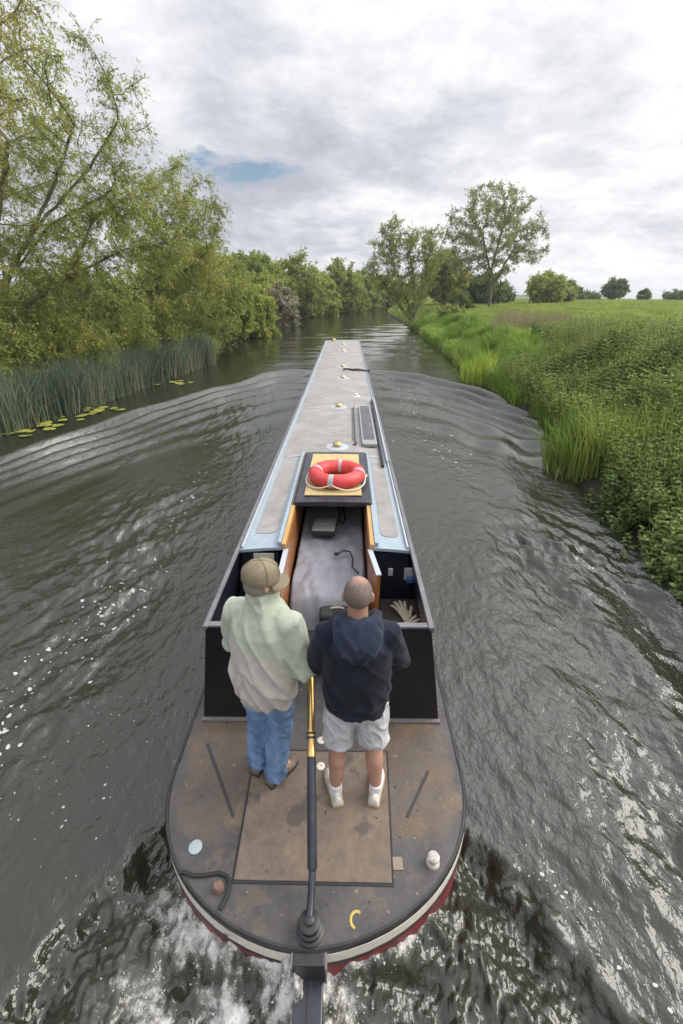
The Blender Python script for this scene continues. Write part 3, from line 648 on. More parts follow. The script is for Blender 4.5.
for (x0, y0, x1, y1) in ((SLO + 0.015, 3.585, -0.36, 3.06), (SRO - 0.015, 3.585, 0.475, 3.18)):
    a = Vector((x0, y0, 0)); b = Vector((x1, y1, 0)); dd = b - a; rot = Matrix.Rotation(math.atan2(dd.y, dd.x) - math.pi / 2, 3, 'Z'); c = (a + b) / 2
    dr = bpart(MB().box((c.x, c.y, 1.0), (0.030, dd.length, 0.82), rot), 'door', M['wood'], bevel=0.004)
    bpart(MB().box((c.x, c.y, 1.416), (0.045, dd.length + 0.01, 0.012), rot), 'top_edge', M['rail_pale'], dr)
    sgn = -1 if x0 < 0 else 1
    bpart(MB().box((c.x + sgn * 0.022, c.y, 0.98), (0.012, dd.length - 0.02, 0.84), rot), 'outer_face', M['navy'], dr)
bpart(MB().box((0.03, 4.6, 0.43), (1.76, 2.2, 0.02)).box((0.03, 5.9, 0.90), (1.50, 0.03, 0.90)), 'cabin_lining', M['rubber'])
bpart(MB().box((0.02, 3.40, 0.62), (0.80, 0.80, 0.32)), 'step_box', mat('step', (0.03, 0.028, 0.028), 0.6, var=0.3), bevel=0.01)

# small fixings on the bulkheads
def fix(name, m, c, dim):
    return bpart(MB().box(c, dim), name, m, bevel=0.004)
s1 = fix('power_socket', M['socket'], (0.80, 3.577, 1.16), (0.10, 0.018, 0.13)); bpart(MB().box((0.80, 3.545, 1.115), (0.06, 0.05, 0.05)), 'plug', mat('blue_plug', (0.05, 0.16, 0.35), 0.4), s1, bevel=0.006)
s2 = fix('switch', M['socket'], (0.62, 3.577, 1.18), (0.045, 0.014, 0.08))
fix('notice_card', M['card'], (-0.57, 3.577, 1.315), (0.19, 0.006, 0.13))

# ------------------------------------------------------------------ things lying on the boat
def thing(mb, name, m, label, cat, group=None, **k):
    return tag(mb.build(name, m, None, **k), label, cat, group)
thing(MB().prism([(-0.27, 4.57), (0.37, 4.57), (0.365, 5.96), (-0.265, 5.97)], 1.5215, 1.533), 'plywood_sheet', M['ply'], 'yellowish plywood sheet lying on the black sliding hatch under the lifebuoy', 'plywood', bevel=0.002)
lb = empty('lifebuoy', (0.085, 5.0, 1.534), 0, 'red ring lifebuoy with grey reflective bands and white rope on the hatch', 'lifebuoy')
def torus_arc(Rm, r, a0, a1, n, m=18, zc=0.084):
    rings = []
    for i in range(n + 1):
        a = a0 + (a1 - a0) * i / n
        rings.append([((Rm + r * math.cos(2 * math.pi * k / m)) * math.cos(a), (Rm + r * math.cos(2 * math.pi * k / m)) * math.sin(a), zc + r * math.sin(2 * math.pi * k / m)) for k in range(m)])
    return rings
tr = torus_arc(0.256, 0.082, 0, 2 * math.pi, 64); m_ = MB(); nn = 18
vs_ = [p for r_ in tr[:-1] for p in r_]; fs_ = [(i * nn + k, i * nn + (k + 1) % nn, ((i + 1) % 64) * nn + (k + 1) % nn, ((i + 1) % 64) * nn + k) for i in range(64) for k in range(nn)]
m_.add(vs_, fs_).build('ring', M['red_buoy'], lb, smooth=True)
for deg in (80, 168, 258, 352):
    MB().loft(torus_arc(0.256, 0.0835, R(deg - 5.5), R(deg + 5.5), 6), cap=False).build('reflective_band', M['tape'], lb, smooth=True)
rp = []
for i in range(97):
    a = 2 * math.pi * i / 96; q = (a * 180 / math.pi - 80) % 90; sag = math.sin(math.pi * q / 90)
    rp.append((math.cos(a) * (0.338 + 0.045 * sag), math.sin(a) * (0.338 + 0.045 * sag), 0.085 - 0.070 * sag ** 0.7))
MB().tube(rp, 0.0085, 8).build('grab_rope', M['rope'], lb, smooth=True)

sp_ = empty('solar_panel', (0.55, 7.8, camber(0.55) + 0.006), 0, 'flat grey-framed solar panel lying along the right of the roof', 'solar panel')
fr = rounded(-0.115, 0.115, -1.27, 1.27, 0.05, 'rRLl')
MB().prism(fr, 0.012, 0.058).build('frame', M['frame'], sp_, bevel=0.006)
MB().prism(rounded(-0.088, 0.088, -1.05, 1.19, 0.02, 'rRLl'), 0.05, 0.0605).build('cells', M['solar'], sp_)
MB().prism(rounded(-0.105, 0.105, -1.26, 1.26, 0.05, 'rRLl'), 0.0, 0.012).build('base', M['rubber'], sp_)
zr = camber(0.71)
thing(MB().tube([(0.690, 5.69, zr + 0.034), (0.698, 6.4, zr + 0.032), (0.735, 9.75, zr + 0.030)], 0.020, 10), 'boat_pole', M['rubber'], 'long black pole lying beside the right edge of the roof', 'pole', smooth=True)
thing(MB().tube([(0.765, 5.9, camber(0.76) + 0.030), (0.785, 9.9, camber(0.78) + 0.030)], 0.016, 10), 'boat_pole', M['rail_pale'], 'pale grey pole outside the black one at the roof edge', 'pole', smooth=True)
bh = empty('boat_hook', (0.345, 7.8, camber(0.345) + 0.006), 0, 'thin dark boat hook lying left of the solar panel', 'boat hook')
MB().tube([(0.0, -1.1, 0.018), (0.004, 1.25, 0.018)], 0.014, 8).tube([(-0.034, -0.95, 0.014), (-0.028, 1.2, 0.014)], 0.010, 8).build('shaft', M['rail'], bh, smooth=True)
MB().tube([(0.0, -1.1, 0.018), (0.0, -1.2, 0.018), (-0.03, -1.23, 0.018), (-0.05, -1.19, 0.018)], (0.014, 0.013, 0.010, 0.006), 8).build('hook', M['rubber'], bh, smooth=True)
mp_ = MB(); rsx = np.random.RandomState(5)
for k in range(3): mp_.tube([(0.10 + i * 0.065, 13.7 + 0.05 * math.sin(i * 0.9 + k) + 0.03 * k, camber(0.1 + i * 0.065) + 0.03 + 0.015 * rsx.rand()) for i in range(13)], 0.022, 7)
thing(mp_, 'mooring_rope', M['rubber'], 'dark rope dropped across the far part of the roof', 'rope', smooth=True)

# grey cover bundled over the step in the companionway
gx, gy = np.meshgrid(np.linspace(-1, 1, 46), np.linspace(0, 1, 90))
yv = 3.13 + 2.6 * gy; hwid = 0.395 - 0.08 * sst(0.25, 0.0, gy); cx_ = 0.035 - 0.055 * sst(0.35, 0.0, gy)
zz = 1.03 + 0.022 * fbm(gx * 1.6 + 3, gy * 5, 4) + 0.03 * np.sin(gy * 9 + gx * 2) * 0.4 + 0.05 * gy
zz = zz - 0.35 * sst(0.10, 0.0, gy) - 0.20 * np.clip(np.abs(gx) - 0.88, 0, 1) / 0.12
zz = zz + 0.014 * (0.5 - np.abs(fbm(gx * 1.3 + gy * 3 + 7, gy * 9 - gx * 2.2, 3))) + 0.006 * np.sin((gx * 0.9 + gy * 2.0) * 14 + 3 * fbm(gx, gy * 3, 2))
n_ = 46; Iq = np.arange(89)[:, None] * n_ + np.arange(n_ - 1)[None]
cov = fast_mesh('grey_cover', np.stack([cx_ + gx * hwid, yv, zz], -1), np.stack([Iq, Iq + 1, Iq + n_ + 1, Iq + n_], -1).reshape(-1, 4), material=M['cover'], smooth=True)
tag(cov, 'crumpled pale grey fabric cover filling the companionway between the doors', 'cover')
so = cov.modifiers.new('thickness', 'SOLIDIFY'); so.thickness = 0.012
bx = empty('plastic_box', (-0.05, 4.55, 1.10), R(-3), 'small grey lidded box sitting on the grey cover', 'box')
MB().box((0, 0, 0.03), (0.27, 0.30, 0.06)).build('body', M['rubber'], bx, bevel=0.01)
MB().box((0, 0.0, 0.067), (0.26, 0.29, 0.02)).build('lid', M['grey_plastic'], bx, bevel=0.008)
MB().box((0, 0.06, 0.080), (0.20, 0.12, 0.008)).build('panel', M['frame'], bx, bevel=0.003)
lp = [(0.09, 5.12, 1.13), (0.12, 4.9, 1.14), (0.11, 4.72, 1.13), (0.16, 4.65, 1.13), (0.19, 4.75, 1.14), (0.17, 4.95, 1.14), (0.14, 5.15, 1.13)]
thing(MB().tube(lp, 0.014, 8, flat=0.6), 'webbing_strap', M['rubber'], 'black looped webbing strap lying on the grey cover beyond the box', 'strap', smooth=True)
cb_ = [(0.10, 4.02, 1.10), (0.17, 4.08, 1.11), (0.24, 4.06, 1.11), (0.27, 3.92, 1.10), (0.26, 3.80, 1.09), (0.32, 3.70, 1.08)]
thing(MB().tube(cb_, 0.009, 8).ell((0.10, 4.02, 1.105), (0.03, 0.025, 0.02), 10, 6), 'power_cable', M['rubber'], 'short black cable with a plug lying on the right of the cover', 'cable', smooth=True)
bg = empty('black_bag', (0.14, 3.30, 0.78), 0, 'black square bag with a pale handle in front of the grey cover', 'bag')
MB().box((0, 0, 0.10), (0.36, 0.26, 0.20)).build('body', M['rubber'], bg, bevel=0.03, segs=3, smooth=True)
MB().tube([(-0.08, -0.02, 0.20), (-0.06, -0.03, 0.215), (0.0, -0.03, 0.22), (0.04, -0.02, 0.20)], 0.010, 8).build('handle', M['glove'], bg, smooth=True)

# work gloves on the right-hand shelf
def glove(loc, rz, label):
    g = MB(); g.loft([[(x * w_, y, 0.022 + z * 0.016) for x, z in ((-1, 0), (-0.6, 0.9), (0.6, 0.9), (1, 0), (0.6, -0.9), (-0.6, -0.9))] for y, w_ in ((-0.13, 0.055), (-0.06, 0.045), (0.0, 0.050), (0.05, 0.052), (0.075, 0.045))])
    for i, (x, a, ln_) in enumerate(((-0.040, 26, 0.075), (-0.015, 8, 0.095), (0.012, -6, 0.09), (0.038, -22, 0.07))):
        dx_, dy_ = -math.sin(R(a)), math.cos(R(a)); p = Vector((x, 0.06, 0.022))
        g.tube([p, p + Vector((dx_, dy_, 0.25)) * ln_ * 0.5, p + Vector((dx_, dy_, 0.05)) * ln_, p + Vector((dx_, dy_, -0.05)) * ln_ * 1.12], (0.014, 0.0145, 0.013, 0.006), 8)
    g.tube([(0.040, -0.02, 0.022), (0.075, 0.02, 0.032), (0.095, 0.05, 0.03), (0.10, 0.062, 0.028)], (0.016, 0.016, 0.014, 0.006), 8)
    o = thing(g, 'work_glove', M['glove'], label, 'glove', 'work gloves on the shelf', smooth=True); o.location = loc; o.rotation_euler = (R(14), 0, rz); return o
glove((0.74, 3.30, 0.885), R(25), 'tan work glove with spread fingers on the right shelf behind the panel')
glove((0.72, 3.12, 0.885), R(-60), 'second tan glove lying sideways against the cabin side on the shelf')
thing(MB().loft([[(0.80 + 0.10 * math.cos(a) * s_ + 0.01 * math.sin(3 * a), 2.98 + 0.17 * math.sin(a) * s_, 0.872 + z_) for a in np.linspace(0, 2 * math.pi, 17)[:-1]] for s_, z_ in ((1.0, 0.0), (1.05, 0.03), (0.85, 0.075), (0.4, 0.09), (0.05, 0.085))]), 'cloth_bundle', mat('brown_cloth', (0.05, 0.035, 0.025), 0.9, var=0.3, bump=0.5, bscale=20), 'dark brown cloth bundled on the right shelf below the gloves', 'cloth', smooth=True)
# ------------------------------------------------------------------ people
from mathutils import noise as mnoise
def fuse(mb, name, m, parent, voxel=0.010, smooth=6, wrinkle=0.0, wscale=(9, 9, 16), ridge=True, seed=0.0, colorf=None, fine=0.0):
    """one continuous surface grown over overlapping closed lofts"""
    me = mb.mesh(name + '_tmp'); o = bpy.data.objects.new('tmp_fuse', me); col.objects.link(o)
    r = o.modifiers.new('r', 'REMESH'); r.mode = 'VOXEL'; r.voxel_size = voxel
    s = o.modifiers.new('s', 'SMOOTH'); s.factor = 0.5; s.iterations = smooth
    dg = bpy.context.evaluated_depsgraph_get(); out = bpy.data.meshes.new_from_object(o.evaluated_get(dg)); out.name = name
    bpy.data.objects.remove(o); bpy.data.meshes.remove(me)
    nv = len(out.vertices); co = np.empty(nv * 3, np.float32); out.vertices.foreach_get('co', co); co = co.reshape(-1, 3)
    if wrinkle or fine:
        no = np.empty(nv * 3, np.float32); out.vertex_normals.foreach_get('vector', no); no = no.reshape(-1, 3)
        d = np.zeros(nv)
        for i, (x, y, z) in enumerate(co):
            if wrinkle:
                n = mnoise.noise((x * wscale[0] + seed, y * wscale[1], z * wscale[2] + x * 9)); n2 = mnoise.noise((x * wscale[0] * 2.2, y * wscale[1] * 2.2 + seed, z * wscale[2] * 2 - x * 16))
                d[i] = ((max(0.0, 1 - abs(n) * 2.2) ** 2 * 1.3 - 0.45) * wrinkle + n2 * wrinkle * 0.35) * (1 + 1.3 * max(0.0, min(1.0, (1.17 - z) / 0.2)) * (name in ('fleece_jacket', 'hooded_sweatshirt')))
            if fine: d[i] += fine * mnoise.noise((x * 60, y * 60, z * 60))
        co = (co + no * d[:, None]).astype(np.float32); out.vertices.foreach_set('co', co.ravel())
    if colorf is not None:
        a = out.attributes.new('col', 'FLOAT_COLOR', 'POINT'); c = np.ones((nv, 4), np.float32); c[:, :3] = colorf(co); a.data.foreach_set('color', c.ravel())
    out.materials.clear(); out.materials.append(m)
    out.polygons.foreach_set('use_smooth', np.ones(len(out.polygons), dtype=bool)); out.update()
    ob = bpy.data.objects.new(name, out); return link(ob, parent)
def col_mat(name, rough=0.85, bump=0.3, bscale=160, var=0.1, sheen=0.0, vs_=25):
    m = bpy.data.materials.new(name); m.use_nodes = True; t = m.node_tree; b = t.nodes['Principled BSDF']; ln = t.links; nd = t.nodes.new
    at = nd('ShaderNodeAttribute'); at.attribute_name = 'col'; tc = nd('ShaderNodeTexCoord')
    n = nd('ShaderNodeTexNoise'); n.inputs['Scale'].default_value = vs_; n.inputs['Detail'].default_value = 6; ln.new(tc.outputs['Object'], n.inputs['Vector'])
    r = nd('ShaderNodeMapRange'); r.inputs[1].default_value = 0.3; r.inputs[2].default_value = 0.7; r.inputs[3].default_value = 1 - var; r.inputs[4].default_value = 1 + var; ln.new(n.outputs[0], r.inputs[0])
    cx = nd('ShaderNodeCombineColor'); [ln.new(r.outputs[0], cx.inputs[i]) for i in range(3)]
    x = nd('ShaderNodeMix'); x.data_type = 'RGBA'; x.blend_type = 'MULTIPLY'; x.inputs[0].default_value = 1; ln.new(at.outputs['Color'], x.inputs[6]); ln.new(cx.outputs[0], x.inputs[7])
    ln.new(x.outputs[2], b.inputs['Base Color']); b.inputs['Roughness'].default_value = rough; b.inputs['Sheen Weight'].default_value = sheen; b.inputs['Specular IOR Level'].default_value = 0.3
    n2 = nd('ShaderNodeTexNoise'); n2.inputs['Scale'].default_value = bscale; ln.new(tc.outputs['Object'], n2.inputs['Vector'])
    bn = nd('ShaderNodeBump'); bn.inputs['Strength'].default_value = bump; bn.inputs['Distance'].default_value = 0.003; ln.new(n2.outputs[0], bn.inputs['Height']); ln.new(bn.outputs[0], b.inputs['Normal'])
    return m
M['skin'] = col_mat('skin', 0.5, 0.15, 220, 0.08); M['skin'].node_tree.nodes['Principled BSDF'].inputs['Subsurface Weight'].default_value = 0.0
M['fleece'] = col_mat('fleece', 0.95, 0.5, 110, 0.09, 0.15); M['knit'] = col_mat('knit', 0.95, 0.45, 140, 0.14, 0.08)
M['denim'] = col_mat('denim', 0.85, 0.3, 300, 0.12); M['shorts'] = col_mat('shorts_cotton', 0.85, 0.2, 200, 0.04)
M['hair'] = mat('short_hair', (0.125, 0.092, 0.075), 0.8, var=0.25, vscale=90, base2=(0.20, 0.15, 0.125), bump=0.7, bscale=260)
M['cap'] = mat('cap_cotton', (0.17, 0.14, 0.088), 0.9, var=0.15, vscale=12, base2=(0.225, 0.19, 0.125), bump=0.3, bscale=180)
M['sneaker'] = mat('sneaker_white', (0.58, 0.56, 0.52), 0.6, var=0.1, vscale=20, base2=(0.45, 0.38, 0.26), thresh=(0.5, 0.6)); M['sole'] = mat('tan_sole', (0.40, 0.31, 0.18), 0.7, var=0.1)
M['brown_shoe'] = mat('brown_shoe', (0.12, 0.085, 0.06), 0.6, var=0.2, vscale=20, base2=(0.2, 0.15, 0.11)); M['dark_sole'] = mat('dark_sole', (0.035, 0.028, 0.024), 0.7)
M['sock'] = mat('white_sock', (0.66, 0.63, 0.66), 0.9, bump=0.4, bscale=200); M['eye'] = mat('eye_white', (0.7, 0.7, 0.7), 0.2)

def ell_rings(rows, n=28, p=2.3):
    """rows of (cx, cy, z, rx, ry): superelliptic horizontal rings"""
    out = []
    for (cx, cy, z, rx, ry) in rows:
        ring_ = []
        for k in range(n):
            a = 2 * math.pi * k / n; c, s = math.cos(a), math.sin(a)
            ring_.append((cx + rx * math.copysign(abs(c) ** (2 / p), c), cy + ry * math.copysign(abs(s) ** (2 / p), s), z))
        out.append(ring_)
    return out
def hand(mb, wrist, direction, palm_up, curl, sx):
    """palm and five separate bent fingers; sx = +1 for a right hand"""
    d = Vector(direction).normalized(); n = Vector(palm_up); n = (n - d * n.dot(d)).normalized(); s = d.cross(n) * sx   # n: back of the hand, s: towards the thumb... little finger at -s
    w0 = Vector(wrist)
    mb.tube([w0 - d * 0.03, w0 + d * 0.02, w0 + d * 0.06, w0 + d * 0.092], ((0.027, 0.021), (0.034, 0.020), (0.042, 0.018), (0.040, 0.014)), 12, up=tuple(n))
    for off, ln_, a in ((0.032, 0.068, 0.10), (0.011, 0.078, 0.03), (-0.011, 0.072, -0.03), (-0.031, 0.056, -0.10)):
        p = w0 + d * 0.085 + s * off; dirv = (d + s * a).normalized(); pts = [p - d * 0.02, p]; cur = 0.0
        for seg, cc in ((0.45, 0.55), (0.30, 0.75), (0.25, 0.55)):
            cur += curl * cc; v = dirv * math.cos(cur) - n * math.sin(cur); pts.append(pts[-1] + v * ln_ * seg)
        mb.tube(pts, (0.0095, 0.0100, 0.0092, 0.0085, 0.0065), 8)
    p = w0 + d * 0.025 + s * 0.026; v1 = (d * 0.65 + s * 0.75 - n * 0.25).normalized(); v2 = (d * 0.9 + s * 0.15 - n * (0.25 + 0.5 * curl)).normalized()
    mb.tube([p - v1 * 0.02, p + v1 * 0.035, p + v1 * 0.035 + v2 * 0.03, p + v1 * 0.035 + v2 * 0.052], (0.013, 0.0125, 0.0105, 0.0075), 8)
def head_shape(mb, c, rot, neck_base):
    c = Vector(c); T = lambda p: c + rot @ Vector(p)
    mb.ell(c + rot @ Vector((0, -0.012, 0.022)), (0.077, 0.097, 0.092), 24, 16, rot)          # skull
    mb.loft([[T((x * rx, cy + y * ry, z)) for x, y in [(math.cos(a), math.sin(a)) for a in np.linspace(0, 2 * math.pi, 21)[:-1]]] for z, cy, rx, ry in ((0.03, 0.010, 0.070, 0.083), (-0.02, 0.016, 0.066, 0.078), (-0.06, 0.024, 0.056, 0.066), (-0.09, 0.036, 0.042, 0.048), (-0.108, 0.045, 0.025, 0.028))])
    mb.tube([Vector(neck_base), Vector(neck_base).lerp(T((0, -0.025, -0.07)), 0.5), T((0, -0.022, -0.03))], (0.068, 0.060, 0.058), 18)
    mb.tube([T((0, 0.090, 0.025)), T((0, 0.104, -0.002)), T((0, 0.112, -0.022)), T((0, 0.094, -0.034))], (0.008, 0.012, 0.017, 0.012), 10)   # nose
    mb.ell(T((0, 0.078, 0.036)), (0.055, 0.016, 0.010), 14, 8, rot)                             # brow
    for z_ in (-0.056, -0.066): mb.ell(T((0, 0.088, z_)), (0.024, 0.010, 0.006), 12, 6, rot)     # lips
    for s in (-1, 1):
        mb.ell(T((s * 0.080, -0.008, -0.004)), (0.010, 0.022, 0.034), 12, 8, rot @ Matrix.Rotation(s * 0.35, 3, 'Z'))   # ears
        mb.ell(T((s * 0.084, -0.018, 0.010)), (0.009, 0.012, 0.022), 10, 6, rot @ Matrix.Rotation(s * 0.5, 3, 'Z'))
    return T
def eyes(T, rot, parent):
    for s in (-1, 1):
        MB().ell(T((s * 0.031, 0.078, 0.008)), (0.013, 0.011, 0.010), 12, 8, rot).build('eye', M['eye'], parent, smooth=True)
def shoe(pos, yaw, up_m, sole_m, parent, name='shoe', s=1.0):
    rot = Matrix.Rotation(yaw, 3, 'Z'); p = Vector(pos); T = lambda q: p + rot @ (Vector(q) * s)
    prof = [(-0.085, 0.028, 0.034, 0.075), (-0.075, 0.036, 0.036, 0.092), (-0.03, 0.037, 0.036, 0.098), (0.03, 0.041, 0.036, 0.088), (0.09, 0.049, 0.034, 0.066), (0.14, 0.050, 0.030, 0.052), (0.185, 0.036, 0.024, 0.042), (0.200, 0.015, 0.020, 0.032)]
    rings = []
    for (y, w_, z0, z1) in prof:
        rings.append([T((w_ * math.cos(a) * (1 - 0.22 * max(0, math.sin(a))), y, 0.026 + (z1 - 0.026) * (max(0, math.sin(a)) ** 0.8 if math.sin(a) > 0 else 0) - 0.004 * (math.sin(a) < 0))) for a in np.linspace(0, 2 * math.pi, 19)[:-1]])
    up = MB().loft(rings).build(name, up_m, parent, smooth=True, sharp=60)
    o_ = [(w_ + 0.005, y) for (y, w_, _, _) in prof]
    out = [T((x, y - (0.006 if i == 0 else 0), 0)) for i, (x, y) in enumerate(o_)] + [T((-x, y, 0)) for x, y in o_[::-1]]
    MB().loft([[q for q in out], [q + Vector((0, 0, 0.028)) for q in out]]).build('sole', sole_m, up, bevel=0.004)
    for k, y in enumerate((0.045, 0.075, 0.105)):
        a, b = T((-0.028, y, 0.092 - k * 0.009)), T((0.028, y, 0.092 - k * 0.009)); MB().tube([a, (a + b) / 2 + Vector((0, 0, 0.008)), b], 0.004, 6).build('lace', M['tape'], up, smooth=True)
    return up

SK = np.array([0.40, 0.225, 0.16])
def skin_col(base):
    def f(co):
        n = np.array([mnoise.noise((x * 9, y * 9, z * 9)) for x, y, z in co])
        return np.clip(base[None] * (1 + 0.12 * n[:, None]) * np.array([[1, 1, 1]]) + np.array([[0.02, 0, 0]]) * n[:, None], 0, 1)
    return f

def build_person(spec):
    root = empty('person', spec['loc'], spec['rz'], spec['label'], 'person'); root.scale = (0.97, 0.97, 0.978)
    S = spec
    hd = Vector(S['head']); hrot = Matrix.Rotation(S['head_yaw'], 3, 'Z') @ Matrix.Rotation(-S['head_pitch'], 3, 'X')
    lean = S['lean']
    tz = lambda z: lean * max(0, z - 0.9) / 0.55
    body = MB()
    rows = [(0, 0, 0.80, 0.10, 0.08), (0, 0, 0.86, 0.155, 0.105), (0, tz(0.95), 0.95, 0.158, 0.105), (0, tz(1.08), 1.08, 0.150, 0.100), (0, tz(1.22), 1.22, 0.160, 0.105), (0, tz(1.34), 1.34, 0.165, 0.105), (0, tz(1.40), 1.40, 0.140, 0.090), (0, tz(1.46), 1.46, 0.090, 0.070), (0, tz(1.50), 1.50, 0.06, 0.055)]
    body.loft(ell_rings(rows))
    nb = (0, tz(1.46) + 0.005, 1.45)
    T = head_shape(body, hd, hrot, nb)
    for leg in S['legs']:
        h, k, a = (Vector(q) for q in leg)
        body.tube([h + Vector((0, 0, 0.03)), h.lerp(k, 0.35), h.lerp(k, 0.8), k, k.lerp(a, 0.3) + Vector((0, -0.014, 0)), k.lerp(a, 0.6) + Vector((0, -0.008, 0)), a + Vector((0, 0, 0.03)), a - Vector((0, 0, 0.03))],
                  (0.082, 0.080, 0.062, 0.057, 0.062, 0.052, 0.038, 0.040), 16)
        f = S['foot_dir'](a); body.tube([a + Vector((0, 0, -0.03)) - f * 0.05, a + Vector((0, 0, -0.03)) + f * 0.05, a + Vector((0, 0, -0.045)) + f * 0.13], (0.030, 0.034, 0.025), 10)
    for arm in S['arms']:
        s, e, w_ = (Vector(q) for q in arm['j'])
        body.tube([s + Vector((-0.04 * arm['sx'], 0, 0.01)), s, s.lerp(e, 0.5), e, e.lerp(w_, 0.3), w_], (0.052, 0.052, 0.044, 0.038, 0.040, 0.027), 14)
        hand(body, w_, arm['hd'], arm['hn'], arm['curl'], arm['sx'])
    fuse(body, 'body', M['skin'], root, voxel=0.0062, smooth=4, colorf=skin_col(S['skin']))
    eyes(T, hrot, root)
    # upper garment
    g = MB(); ex = S['ease']
    g.loft(ell_rings([(x, y + tz(z), z, rx * 0.945, ry * 0.96) for (x, y, z, rx, ry) in S['garment']], 36, 2.2))
    for arm in S['arms']:
        s, e, w_ = (Vector(q) for q in arm['j']); rr = arm['r']
        g.tube([s + Vector((-0.07 * arm['sx'], 0, 0.02)), s + Vector((0, 0, 0.004)), s.lerp(e, 0.35), s.lerp(e, 0.75), e + (e - s.lerp(w_, 0.5)).normalized() * 0.012, e.lerp(w_, 0.35), e.lerp(w_, 0.72), e.lerp(w_, arm.get('cuff', 0.97))], rr, 20)
    S['extra'](g, tz, T)
    fuse(g, S['garment_name'], M[S['garment_mat']], root, voxel=0.0085, smooth=5, wrinkle=S['wrinkle'], wscale=S['wscale'], seed=S['seed'], colorf=S['gcol'], fine=0.0012)
    # trousers or shorts
    p = MB()
    p.loft(ell_rings([(0, 0.0, 0.80, 0.135, 0.11), (0, -0.003, 0.855, 0.178, 0.128), (0, 0.0, 0.92, 0.152, 0.108), (0, 0, 0.96, 0.135, 0.098)], 32))
    for leg in S['legs']:
        h, k, a = (Vector(q) for q in leg)
        p.tube(*S['leg_cover'](h, k, a), 22)
    fuse(p, S['leg_name'], M[S['leg_mat']], root, voxel=0.0085, smooth=5, wrinkle=S['lwrinkle'], wscale=(12, 12, 9), seed=S['seed'] + 4, colorf=S['lcol'])
    for leg in S['legs']:
        a = Vector(leg[2]); f = S['foot_dir'](a)
        if S['socks']: MB().tube([a + Vector((0, 0, -0.02)), a + Vector((0, -0.002, 0.02)), a + Vector((0, -0.003, 0.055)), a + Vector((0, -0.003, 0.058))], (0.046, 0.045, 0.044, 0.040), 18).build('sock', M['sock'], root, smooth=True)
        shoe((a.x, a.y, 0.0) if True else a, math.atan2(f.y, f.x) - math.pi / 2, S['shoe'][0], S['shoe'][1], root)
    return root, T, hrot

# right: navy hoodie, grey shorts
def hood(g, tz, T):
    y0 = tz(1.5)
    pts = [(0.085, 0.085, 1.455), (0.118, 0.03, 1.500), (0.098, -0.055, 1.515), (0.0, -0.098, 1.515), (-0.098, -0.055, 1.515), (-0.118, 0.03, 1.500), (-0.085, 0.085, 1.455)]
    g.tube([(x, y + y0, z) for x, y, z in pts], (0.026, 0.034, 0.040, 0.044, 0.040, 0.034, 0.026), 14)
    g.loft(ell_rings([(0, y0 - 0.100, 1.535, 0.080, 0.022), (0, y0 - 0.112, 1.50, 0.132, 0.038), (0, y0 - 0.132, 1.45, 0.122, 0.044), (0, y0 - 0.145, 1.39, 0.088, 0.042), (0, y0 - 0.142, 1.33, 0.050, 0.034), (0, y0 - 0.13, 1.285, 0.020, 0.020)], 24))
_hood0 = hood
def hood(g, tz, T):
    _hood0(g, tz, T); y0 = tz(1.5)
    for sx in (-1, 1):          # folds running from the neck opening to the point of the hood
        g.tube([(sx * 0.125, y0 - 0.02, 1.50), (sx * 0.120, y0 - 0.125, 1.455), (sx * 0.075, y0 - 0.178, 1.385), (sx * 0.015, y0 - 0.168, 1.315)], (0.018, 0.024, 0.020, 0.012), 10)
        g.tube([(sx * 0.085, y0 - 0.095, 1.53), (sx * 0.070, y0 - 0.150, 1.47), (sx * 0.02, y0 - 0.183, 1.42)], (0.014, 0.019, 0.012), 10)
def navy_col(co):
    n = np.array([mnoise.noise((x * 7, y * 7, z * 7)) for x, y, z in co])
    worn = sst(1.30, 1.40, co[:, 2]) * sst(0.17, 0.12, np.abs(co[:, 0])) * sst(0.02, -0.06, co[:, 1] - 0.02) + 0.35 * sst(1.25, 1.45, co[:, 2])          # sun-faded hood and shoulders
    a = np.array([[0.0045, 0.006, 0.014]]); b = np.array([[0.021, 0.028, 0.051]])
    f = np.clip(worn * 0.9 + 0.25 * n, 0, 1)[:, None]; return a * (1 - f) + b * f
